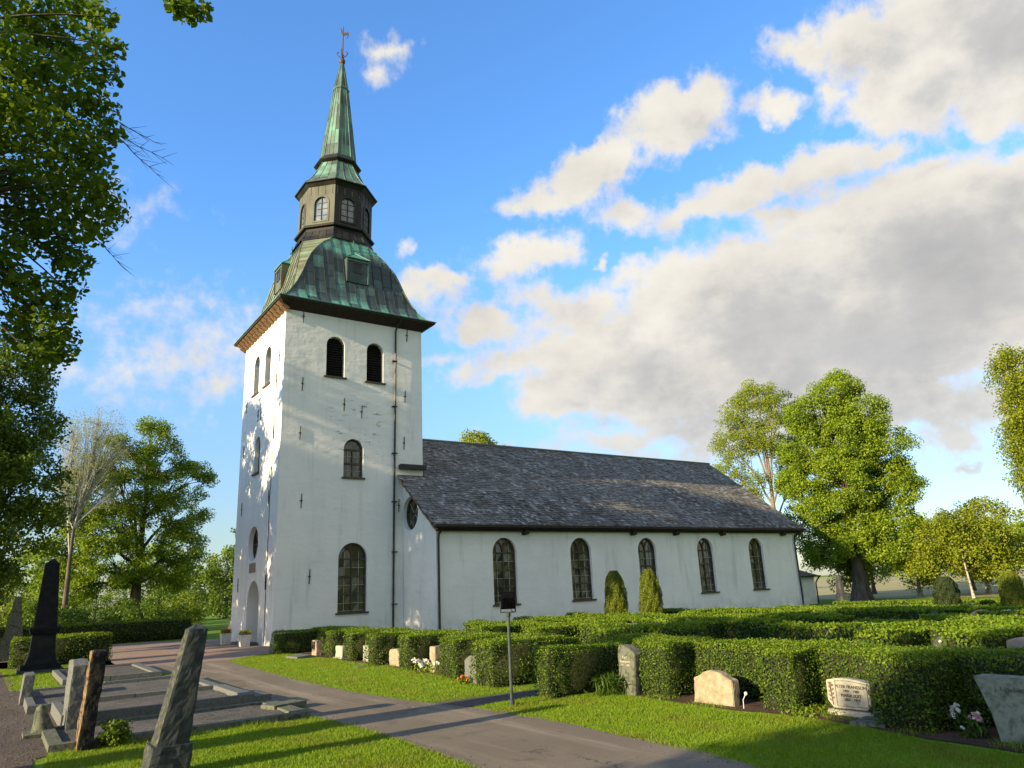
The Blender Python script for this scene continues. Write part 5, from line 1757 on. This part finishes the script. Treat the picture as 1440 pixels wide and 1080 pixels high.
# ================================================================== GRAVESTONES AND PLOTS
def rough_stone(name, label, cat, pts, x0, th, m, rough=.012, bev=.012, group='headstones along the hedge', base=None, axis='x', lean=0.0, text=(), res=.05, foot=None):
    """upright slab facing west: outline pts (y, z), thickness th towards +x"""
    ys = [p[0] for p in pts]
    t = thing(name, label, cat, base or (x0 + th / 2, (min(ys) + max(ys)) / 2, 0), group)
    bm = bmesh.new()
    f = bm.faces.new([bm.verts.new((x0, y, z)) for y, z in pts])
    r = bmesh.ops.extrude_face_region(bm, geom=[f])
    for v in [e for e in r['geom'] if isinstance(e, bmesh.types.BMVert)]:
        v.co.x += th
    bmesh.ops.recalc_face_normals(bm, faces=bm.faces)
    bmesh.ops.bevel(bm, geom=[e for e in bm.edges], offset=bev, segments=2, affect='EDGES')
    bmesh.ops.triangulate(bm, faces=[q for q in bm.faces if len(q.verts) > 4])
    for _ in range(5):
        lg = [e for e in bm.edges if e.calc_length() > res * 1.6]
        if not lg:
            break
        bmesh.ops.subdivide_edges(bm, edges=lg, cuts=1)
        bmesh.ops.triangulate(bm, faces=[q for q in bm.faces if len(q.verts) > 4])
    bm.normal_update()
    for v in bm.verts:
        n = noise.fractal(v.co * 7, 1.0, 2.0, 4) * rough + noise.noise(v.co * 2.2) * rough * 1.2
        v.co += v.normal * n
        v.co.x += lean * v.co.z
    bs = Vector(t['base'])
    for v in bm.verts:
        v.co -= bs
    me = bpy.data.meshes.new('slab')
    bm.to_mesh(me)
    bm.free()
    finish(me, 'slab', M[m], t)
    if foot:
        mb = MB()
        (a, b), d, h = foot
        mb.box((x0 - d, a, -.05), (x0 + th + d * .5, b, h))
        mb.build('plinth', M[m], t)
    for (txt, y, z, size, mt) in text:
        text_mesh(txt, size, lambda u, v, w_, y=y, z=z: (x0 - rough * 1.3 - .002 - w_ + lean * z, y - u, z + v), 'inscription', M[mt], t)
    return t


def arch_top(y0, y1, h, rise, n=8, shoulder=0):
    P = [(y0, -.1), (y0, h - rise)]
    for i in range(1, n):
        t = i / n
        P.append((y0 + (y1 - y0) * t, h - rise + rise * math.sin(math.pi * t)))
    return P + [(y1, h - rise), (y1, -.1)]


# the row by the path, from the tower southwards
s1 = rough_stone('headstone', 'small pinkish headstone with dark oval mark, nearest the tower', 'headstone', [(-7.32, -.1), (-7.32, .5), (-6.82, .52), (-6.82, -.1)], -.62, .18, 'stone_pink')
mb = MB()
cp = [(-.645, -6.94 + .07 * math.cos(a), .36 + .12 * math.sin(a)) for a in np.linspace(0, 2 * math.pi, 17)]
for a, b in zip(cp, cp[1:]):
    mb.bar(a, b, .022)
mb.bar((-.645, -7.15, .22), (-.645, -7.15, .48), .03)
mb.build('carving', M['engrave'], s1)
rough_stone('headstone', 'pale low headstone, second from the tower', 'headstone', arch_top(-9.75, -9.15, .42, .03), -.62, .16, 'stone_pale', foot=((-9.8, -9.1), .05, .05))
rough_stone('headstone', 'narrow pale headstone half hidden by a hedge tooth, third from the tower', 'headstone', [(-11.85, -.1), (-11.85, .36), (-11.6, .5), (-11.3, .48), (-11.3, -.1)], -.55, .16, 'stone_pale')
rough_stone('headstone', 'buff round-shouldered headstone, fourth from the tower', 'headstone', [(-14.02, -.1), (-14.02, .38), (-13.98, .44), (-13.86, .47), (-13.54, .47), (-13.42, .44), (-13.38, .38), (-13.38, -.1)], -.62, .17, 'stone_buff')
rough_stone('headstone', 'narrow square-topped pillar stone with white flowers at its foot', 'headstone', [(-16.47, -.1), (-16.47, .64), (-16.17, .64), (-16.17, -.1)], -.78, .28, 'stone_buff', rough=.008)
rough_stone('headstone', 'grey rounded headstone hidden behind the hedge end by the footpath', 'headstone', arch_top(-19.5, -18.9, .60, .12), -1.35, .16, 'granite')
# the right-hand row
rough_stone('headstone', 'tall narrow grey headstone with sloping top and light lettering', 'headstone', [(-23.43, -.1), (-23.50, .72), (-23.42, .80), (-23.22, .87), (-23.09, .88), (-23.04, .80), (-22.99, -.1)], -.40, .22, 'granite_moss', rough=.008, lean=.01,
            text=(('Karl', -23.24, .66, .075, 'engrave_light'), ('Svensson', -23.24, .585, .078, 'engrave_light'), ('1911  1989', -23.24, .52, .052, 'engrave_light')))
rough_stone('headstone', 'wide rough buff headstone with raised middle, glowing in sun', 'headstone', [(-25.62, -.1), (-25.63, .40), (-25.52, .44), (-25.40, .50), (-25.2, .53), (-25.02, .50), (-24.93, .43), (-24.80, .40), (-24.79, -.1)], -.30, .17, 'stone_buff', rough=.014)
wst = rough_stone('headstone', 'pale polished headstone with curved top, brown twig relief and dark lettering', 'headstone', [(-27.66, .10), (-27.73, .16), (-27.76, .46), (-27.6, .495), (-27.42, .515), (-27.25, .51), (-27.07, .48), (-27.06, .2), (-27.14, .10)], .10, .14, 'stone_pale', rough=.003, bev=.008, foot=((-27.78, -27.08), .06, .085),
                  text=(('PETER FRANSSON', -27.46, .40, .062, 'engrave'), ('1897 - 1980', -27.46, .342, .052, 'engrave'), ('MARIA EDIT ', -27.46, .282, .060, 'engrave'), ('1901 - 1974', -27.46, .225, .052, 'engrave')))
mb = MB()
tw = [(.092, -27.15, .14), (.092, -27.145, .24), (.092, -27.135, .34), (.092, -27.14, .42)]
for a, b in zip(tw, tw[1:]):
    mb.bar(a, b, .010)
for k, z in enumerate(np.linspace(.2, .43, 9)):
    s = (-1) ** k
    c = (.092, -27.14 + s * .032, z + .012)
    mb.poly([(.0915, -27.142, z - .01), (.0905, c[1] - .006, z + .0), (.0905, c[1] + s * .012, z + .026), (.0905, c[1] - s * .012, z + .022)])
for a in np.linspace(0, 2 * math.pi, 7)[:-1]:
    mb.poly([(.0905, -27.14, .425), (.0905, -27.14 + .035 * math.cos(a), .425 + .035 * math.sin(a)), (.0905, -27.14 + .035 * math.cos(a + .6), .425 + .035 * math.sin(a + .6))])
mb.build('relief', M['relief'], wst)
mb = MB()
for (y0, z0), (y1, z1) in zip([(-27.70, .14), (-27.715, .45), (-27.42, .485), (-27.22, .475), (-27.215, .13)], [(-27.715, .45), (-27.42, .485), (-27.22, .475), (-27.215, .13), (-27.70, .14)]):
    mb.bar((.095, y0, z0), (.095, y1, z1), .006)
mb.build('carved_border', M['relief'], wst)
rough_stone('headstone', 'broad grey-green lichened headstone narrowing downwards at the right edge', 'headstone', [(-30.75, -.1), (-30.85, .74), (-29.40, .73), (-29.52, .35), (-29.60, -.1)], -.36, .24, 'stone_green', rough=.007,
            text=(('J. Lundmark', -29.83, .60, .085, 'engrave_worn'),))
# stones showing over the farther hedges
for lab, m, x, y, w_, h, rise, th in (
        ('low wide pinkish headstone seen over the hedge behind the lamp post', 'stone_pink', 2.0, -16.8, .7, .78, .03, .22),
        ('dark glossy round-topped headstone with a light spot, behind the front hedge', 'granite_dark', 4.3, -26.76, .34, .80, .15, .16),
        ('pinkish square headstone cut by the right edge, behind the front hedge', 'stone_pink', 4.3, -28.12, .5, .80, .05, .2),
        ('pale rounded boulder headstone between the two right conifers', 'stone_pink', 17.5, -21.6, .95, .60, .26, .3),
        ('mossy round-topped headstone low behind the front hedge', 'granite_moss', 4.3, -25.08, .5, .70, .2, .22),
        ('mossy rounded headstone over the second hedge row', 'granite_moss', 10.8, -22.2, .5, .67, .2, .22),
        ('low brownish rounded headstone before the fourth hedge', 'stone_buff', 7.6, -21.4, .7, .62, .2, .22),
        ('flat-topped buff headstone in front of the nave hedges', 'stone_buff', 6.1, -16.5, .7, .8, .05, .2),
        ('small dark pointed headstone among sunlit hedges', 'granite_dark', 13.6, -22.0, .45, .76, .3, .18)):
    st = rough_stone('headstone', lab, 'headstone', arch_top(y - w_ / 2, y + w_ / 2, h, rise), x, th, m, rough=.008, group='headstones farther back')
    if 'light spot' in lab:
        mb = MB()
        mb.poly([(x - .022, y + .03 * math.cos(a), .70 + .03 * math.sin(a)) for a in np.linspace(2 * math.pi, 0, 11)[:-1]])
        mb.build('inlay', M['engrave_light'], st)
# far reddish obelisk near the vestry
ob = thing('obelisk', 'small far reddish obelisk on a stepped base near the vestry', 'obelisk', (36.5, -4.6, 0), 'obelisks')
mb = MB()
mb.box((36.15, -4.95, -.05), (36.85, -4.25, .35))
mb.box((36.25, -4.85, .353), (36.75, -4.35, .75), taper=.04)
mb.build('plinth', M['stone_buff'], ob)
mb = MB()
mb.box((36.3, -4.8, .753), (36.7, -4.4, 1.9), taper=.10)
mb.build('shaft', M['stone_pink'], ob)


# the left plots: low granite kerbs round gravel
def plot(label, x0, x1, y0, y1, h, kerb=.16, gravel=True, m='granite'):
    t = thing('grave_plot', label, 'grave plot', ((x0 + x1) / 2, (y0 + y1) / 2, 0), 'granite-kerbed grave plots')
    k = kerb
    mb = MB()
    def stone(a, b):
        """kerb run cut into two lengths"""
        (ax_, ay_), (bx_, by_) = a, b
        if bx_ - ax_ > by_ - ay_:
            c = (ax_ + bx_) / 2 + random.uniform(-.3, .3)
            segs = [((ax_, ay_), (c - .006, by_)), ((c + .006, ay_), (bx_, by_))]
        else:
            segs = [(a, b)]
        for (p, q) in segs:
            j = random.uniform(-.008, .008)
            mb.box((p[0], p[1], -.05), (q[0], q[1], h + j), taper=.008)
    stone((x0, y0), (x1, y0 + k))
    stone((x0, y1 - k), (x1, y1))
    stone((x0, y0 + k + .004), (x0 + k, y1 - k - .004))
    stone((x1 - k * 1.5, y0 + k + .004), (x1, y1 - k - .004))
    mb.build('kerb', M[m], t)
    g = MB()
    n = 14
    for i in range(n):
        for j in range(n):
            def P(i, j):
                x = x0 + k + (x1 - x0 - 2.5 * k) * i / n
                y = y0 + k + (y1 - y0 - 2 * k) * j / n
                return (x, y, h * .62 + .02 * noise.noise(Vector((x * 3, y * 3, 0))))
            g.poly([P(i, j), P(i + 1, j), P(i + 1, j + 1), P(i, j + 1)])
    g.build('gravel_bed', M['gravel_grey'], t)
    return t


plot('farthest gravel grave plot with low kerb beside the iron obelisk', -8.55, -6.05, -9.6, -5.2, .14)
plot('gravel grave plot with grey headstone at its west end, middle of the row', -9.55, -5.75, -15.6, -11.6, .16)
plot('narrow gravel grave plot with tall kerb just behind the black slab', -9.15, -5.85, -18.35, -15.75, .22)
plot('nearest low grave plot with worn broken kerb along the left lawn', -9.45, -5.55, -20.75, -18.55, .10, kerb=.2, m='granite_moss')
rough_stone('headstone', 'small leaning grey headstone at the west end of the middle plot', 'headstone', [(-13.7, -.1), (-13.7, .62), (-12.9, .64), (-12.9, -.1)], -9.62, .2, 'granite', rough=.006, lean=.06, group='stones of the left plots')
rough_stone('headstone', 'upright dark grey headstone behind the black slab', 'headstone', [(-19.0, -.1), (-19.02, 1.06), (-18.8, 1.15), (-18.1, 1.12), (-18.1, -.1)], -9.12, .24, 'granite', rough=.010, lean=.02, group='stones of the left plots')
rough_stone('headstone', 'narrow rough black slab with sunlit orange edge, left foreground', 'headstone', [(-21.02, -.1), (-21.0, .7), (-21.01, 1.36), (-20.92, 1.39), (-20.62, 1.37), (-20.56, .6), (-20.58, -.1)], -9.10, .19, 'slab', rough=.013, lean=.05, res=.035, group='stones of the left plots')
# carved bowl / urn stump
ur = thing('stone_urn', 'small mossy upright stone horn beside the grey headstone', 'gravestone', (-9.42, -18.75, 0), 'stones of the left plots')
mb = MB()
mb.rings([[(-9.42 + r * math.cos(a) + o_, -18.75 + r * math.sin(a), z) for a in np.linspace(0, 2 * math.pi, 13)[:-1]] for r, z, o_ in ((.17, -.05, 0), (.17, .08, 0), (.13, .2, -.02), (.10, .34, -.05), (.07, .44, -.06), (.02, .48, -.06))], cap=(True, True))
mb.build('horn', M['granite_moss'], ur, smooth=True)
mb = MB()
mb.box((-9.7, -19.05, -.05), (-9.15, -18.45, .06))
mb.build('base_slab', M['granite_moss'], ur)

# big weathered obelisk in the foreground
ob = thing('obelisk', 'weathered grey granite obelisk on a plinth in the left foreground', 'obelisk', (-8.2, -23.6, 0), 'obelisks')


def rough_taper(name, m, cx_, cy_, z0, z1, w0, d0, w1, d1, rough, parent, tip=0.0, n=9, lean=(0, 0)):
    mb = MB()
    segs = 22
    rings_ = []
    for i in range(segs + 1):
        q = i / segs
        z = z0 + (z1 - z0) * q
        w_, d_ = w0 + (w1 - w0) * q, d0 + (d1 - d0) * q
        r = []
        for s, (ax_, ay_, bx_, by_) in enumerate(((-1, -1, 1, -1), (1, -1, 1, 1), (1, 1, -1, 1), (-1, 1, -1, -1))):
            for k in range(n):
                t = k / n
                x = (ax_ + (bx_ - ax_) * t) * w_ / 2
                y = (ay_ + (by_ - ay_) * t) * d_ / 2
                e = abs(2 * (t if True else 0) - 1)
                if k == 0:
                    x *= .965
                    y *= .965
                nn = noise.fractal(Vector((x * 9, y * 9, z * 7)) + Vector((cx_, cy_, 0)), 1, 2, 4) * rough
                L = math.hypot(x, y) + 1e-6
                r.append((cx_ + x * (1 + nn / L) + lean[0] * (z - z0), cy_ + y * (1 + nn / L) + lean[1] * (z - z0), z))
        rings_.append(r)
    if tip:
        c = Vector((cx_ + lean[0] * (z1 - z0), cy_ + lean[1] * (z1 - z0), z1))
        for q in (.4, .75, .98):
            rings_.append([tuple(Vector(p).lerp(Vector((c.x, c.y, p[2])), q) + Vector((0, 0, tip * q + noise.noise(Vector(p) * 6) * .02))) for p in rings_[segs]])
    mb.rings(rings_, cap=(True, True))
    return mb.build(name, M[m], parent)


rough_taper('plinth', 'granite_dark', -8.40, -23.6, -.1, .36, .50, .54, .46, .50, .020, ob, lean=(.10, 0))
rough_taper('shaft', 'granite_dark', -8.35, -23.6, .355, 1.68, .38, .42, .23, .28, .012, ob, tip=.07, lean=(.165, 0))
# black iron obelisk and the grey one behind the hedge
io = thing('obelisk', 'tall black cast-iron obelisk on a moulded plinth by the clipped hedge', 'obelisk', (-8.9, -3.3, 0), 'obelisks')
mb = MB()
c = (-8.80, -3.3)
bx_ = lambda w0, z0, z1, tp=0: mb.box((c[0] - w0, c[1] - w0, z0), (c[0] + w0, c[1] + w0, z1), taper=tp)
bx_(.58, -.05, .26)
bx_(.47, .263, .42, .05)
bx_(.41, .423, .62, .03)
bx_(.37, .623, 1.22, .03)
bx_(.40, 1.223, 1.36, -.04)
bx_(.45, 1.363, 1.44)
mb.build('plinth', M['black_iron'], io)
mb = MB()
mb.box((c[0] - .34, c[1] - .34, 1.443), (c[0] + .34, c[1] + .34, 3.55), taper=.13)
mb.box((c[0] - .21, c[1] - .21, 3.553), (c[0] + .21, c[1] + .21, 3.72), taper=.17)
mb.build('shaft', M['black_iron'], io)
mb = MB()
mb.box((c[0] - .68, c[1] - .68, -.05), (c[0] + .68, c[1] + .68, .10), taper=.02)
mb.build('stone_base', M['granite_dark'], io)
go_ = thing('obelisk', 'grey pointed stone obelisk behind the clipped hedge on the left', 'obelisk', (-9.5, 5.0, 0), 'obelisks')
mb = MB()
mb.box((-9.95, 4.6, -.05), (-9.05, 5.4, .9), taper=.08)
mb.build('plinth', M['granite_moss'], go_)
mb = MB()
mb.box((-9.85, 4.7, .903), (-9.15, 5.3, 2.6), taper=.24)
mb.build('shaft', M['granite_moss'], go_)

# flat stones
def flat(label, x, y, w_, d_, h, rz_, m, tilt=0):
    mb = MB()
    mb.box((-w_ / 2, -d_ / 2, -.03), (w_ / 2, d_ / 2, h), taper=.012)
    o_ = mb.build('flat_stone', M[m])
    o_.location = (x, y, 0)
    o_.rotation_euler = (0, tilt, rz_)
    return tag(o_, label, 'flat stone', 'flat grave slabs')


flat('pale flat slab lying on the lawn near the first headstone', -1.35, -7.6, .55, .95, .09, .1, 'granite', -.06)
flat('small flat stone in the grass before the fourth headstone', -1.35, -13.0, .35, .3, .03, .2, 'granite')
flat('flat mossy stone beside the hedge end right of the polished headstone', -.2, -27.95, .55, .5, .05, .1, 'granite_moss')
flat('flat grey kerb stone at the lawn corner by the path', -5.62, -19.45, .75, .42, .13, .35, 'granite_moss')
flat('flat pale kerb stone at the path end of the narrow plot', -5.72, -17.6, .55, .85, .14, .1, 'granite')

# bare soil under the row of stones
sheet('soil', [(-.85, -34), (-.75, -28.9), (-.5, -28.0), (-.3, -26.9), (-.55, -25.9), (-.5, -24.6), (-.3, -23.0), (-.1, -22.5), (.5, -22.5), (.5, -34)], .012, M['soil'], .08)
sheet('soil', [(-.95, -19.6), (-1.1, -18.3), (-.9, -15.5), (-.95, -12.5), (-.8, -9), (-.75, -6.5), (-.5, -5.2), (.2, -5.2), (.2, -19.6)], .012, M['soil'], .08)


# ================================================================== FLOODLIGHT, POTS, FLOWERS
fl = thing('floodlight', 'black floodlight with cooling ribs on a slim grey-green post beside the path', 'floodlight', (-2.56, -22.57, 0))
mb = MB()
mb.tube([(-2.56, -22.57, -.1), (-2.56, -22.57, 1.52)], .028, 10)
mb.tube([(-2.56, -22.57, -.1), (-2.56, -22.57, .10)], .05, 10)
mb.build('post', M['post'], fl)
mb = MB()
mb.tube([(-2.56, -22.57, 1.50), (-2.56, -22.57, 1.53), (-2.56, -22.57, 1.585)], [.032, .045, .045], 10)
hv = Vector((math.cos(YAW - .06), -math.sin(YAW - .06), 0))     # along the lamp's width
dv = Vector((-hv.y, hv.x, 0))                          # towards the church
c0 = Vector((-2.56, -22.57, 0))
w_ = .135
for a, b in (((-w_, 1.59), (w_, 1.59)), ((-w_, 1.585), (-w_, 1.78)), ((w_, 1.585), (w_, 1.78))):
    mb.bar(c0 + hv * a[0] + Vector((0, 0, a[1])), c0 + hv * b[0] + Vector((0, 0, b[1])), .012, .022)
mb.build('bracket', M['post'], fl)
mb = MB()


def lb(u, d, z):
    # the lamp head tips back a little
    dz = z - 1.80
    p = c0 + hv * u + dv * (d - .12 * dz)
    return (p.x, p.y, z + .10 * d)


def lbox(u0, u1, d0, d1, z0, z1, t=0, t2=0):
    v = [lb(u0 + t, d0, z0 + t2), lb(u1 - t, d0, z0 + t2), lb(u1, d1, z0), lb(u0, d1, z0), lb(u0 + t, d0, z1 - t2), lb(u1 - t, d0, z1 - t2), lb(u1, d1, z1), lb(u0, d1, z1)]
    mb.mesh(v, [(3, 2, 1, 0), (4, 5, 6, 7), (0, 1, 5, 4), (1, 2, 6, 5), (2, 3, 7, 6), (3, 0, 4, 7)])


lbox(-.125, .125, -.02, .10, 1.645, 1.945)
lbox(-.12, .12, -.11, -.021, 1.655, 1.935, .02, .03)
for k in range(9):
    u = -.105 + k * .026
    lbox(u - .004, u + .004, -.145, -.105, 1.66, 1.86, 0, .02)
mb.build('lamp_head', M['lamp'], fl)
mb = MB()
mb.poly([lb(-.11, .102, 1.66), lb(-.11, .102, 1.93), lb(.11, .102, 1.93), lb(.11, .102, 1.66)])
mb.build('lens', M['glass'], fl)
mb = MB()
mb.tube([lb(.05, -.06, 1.66), lb(.06, -.08, 1.62), lb(.10, -.05, 1.60), lb(.02, .0, 1.57)], .006, 5)
mb.build('cable', M['lamp'], fl)


def flowers(name, label, cat, x, y, n, spread, h, leafm, petal, size=.05, green=60, gl=.12, group=None):
    t = thing(name, label, cat, (x, y, 0), group)
    C = np.stack([x + rng.normal(0, spread, green), y + rng.normal(0, spread, green), rng.uniform(.02, h * .9, green)], 1)
    quads_mesh('leaves', leaf_verts(C, gl, np.tile([0, 0, .2], (green, 1)), .28 if gl < .2 else .10, .5, -2.0), 4, M[leafm], t)
    if n:
        V = []
        for _ in range(n):
            c = np.array((x + random.gauss(0, spread * .8), y + random.gauss(0, spread * .8), h * random.uniform(.75, 1.15)))
            k = 7
            V.append(leaf_verts(c + rng.normal(0, size * .3, (k, 3)), size, np.tile([-.3, -.3, .6], (k, 1)), .9))
        quads_mesh('blossoms', np.concatenate(V), 4, M[petal], t)
    return t


flowers('flowering_plant', 'clump of white flowers left of the pillar stone', 'flowers', -.95, -16.05, 10, .15, .28, 'hedge_tip', 'petal_white', .09, group='flowers on the graves')
flowers('flowering_plant', 'white flowers right of the pillar stone by the hedge', 'flowers', -1.0, -16.85, 6, .14, .26, 'hedge_tip', 'petal_white', .08, group='flowers on the graves')
flowers('flowering_plant', 'small orange flowers at the hedge end by the footpath', 'flowers', -1.55, -19.15, 6, .08, .14, 'hedge_tip', 'petal_red', .06, group='flowers on the graves')
flowers('flowering_plant', 'white blooms in the dark corner left of the broad lichened headstone', 'flowers', -.05, -28.98, 7, .05, .26, 'hedge', 'petal_white', .07, group='flowers on the graves')
flowers('flowering_plant', 'pink blooms beside the broad lichened headstone', 'flowers', -.30, -29.30, 6, .045, .24, 'hedge', 'petal_pink', .06, group='flowers on the graves')
flowers('flowering_plant', 'tiny white flower at the foot of the pink blooms', 'flowers', -.45, -29.2, 1, .01, .13, 'hedge', 'petal_white', .045, 12, group='flowers on the graves')
flowers('leafy_plant', 'tuft of long grassy leaves left of the tall narrow headstone', 'plant', -.62, -22.98, 0, .13, .34, 'hedge', None, green=260, gl=.30)
flowers('leafy_plant', 'yellowish leafy edging plants before the polished headstone', 'plant', -.12, -26.95, 0, .22, .12, 'hedge_tip', None, green=420, gl=.06)
sb = tree('shrub', 'small round glossy shrub at the foot of the black slab', (-8.62, -20.95, 0), .3, .02, [(0, 0, .2, .22, .22, .17)], 46, 26, .055, 'leaf_near', clump=.09, shell=.3, group=None, cat='shrub', twig=.004)
# small solar light on a thin stake
sg = thing('grave_light', 'small white solar light on a thin bent stake right of the wide buff headstone', 'grave light', (-.35, -25.85, 0))
mb = MB()
mb.tube([(-.35, -25.85, -.02), (-.34, -25.85, .14), (-.32, -25.89, .22)], .006, 5)
mb.build('stake', M['white'], sg)
mb = MB()
mb.rings([[(-.32 + r * math.cos(a), -25.90 + r * math.sin(a), z) for a in np.linspace(0, 2 * math.pi, 9)[:-1]] for r, z in ((.008, .205), (.024, .22), (.026, .25), (.010, .262))], cap=(True, True))
mb.build('lamp_cap', M['white'], sg)


def planter(label, x, y, petal):
    t = thing('planter', label, 'planter', (x, y, 0), 'white planters by the tower door')
    mb = MB()
    mb.box((x - .19, y - .19, 0), (x + .19, y + .19, .46), taper=-.03)
    mb.box((x - .235, y - .235, .463), (x + .235, y + .235, .51))
    mb.build('pot', M['white'], t)
    n = 160
    C = np.stack([x + rng.uniform(-.22, .22, n), y + rng.uniform(-.22, .22, n), .52 + rng.random(n) * .13], 1)
    quads_mesh('foliage', leaf_verts(C, .08, np.tile([0, 0, .6], (n, 1)), .6), 4, M['hedge_tip'], t)
    n = 130
    C = np.stack([x + rng.uniform(-.22, .22, n), y + rng.uniform(-.22, .22, n), .60 + rng.random(n) * .10], 1)
    quads_mesh('blossoms', leaf_verts(C, .075, np.tile([0, 0, 1.0], (n, 1)), .9), 4, M[petal], t)
    return t


planter('white square planter with yellow flowers, right of the tower door', -.72, 1.75, 'petal_yellow')
planter('white square planter with reddish flowers, left of the tower door', -.80, 4.85, 'petal_red')
bn = thing('bin', 'white tapered bin beside the yellow-green conifer at the right', 'bin', (17.8, -22.4, 0))
mb = MB()
mb.rings([[(17.8 + r * .62 * math.cos(a), -22.4 + r * .62 * math.sin(a), z * .60) for a in np.linspace(0, 2 * math.pi, 17)[:-1]] for r, z in ((.21, -.02), (.27, .92), (.30, .92), (.30, .96), (.26, .96), (.24, .6))], cap=(True, True))
mb.build('tub', M['white'], bn, smooth=False)

for o_ in bpy.data.objects:
    if 'base' in o_:
        del o_['base']
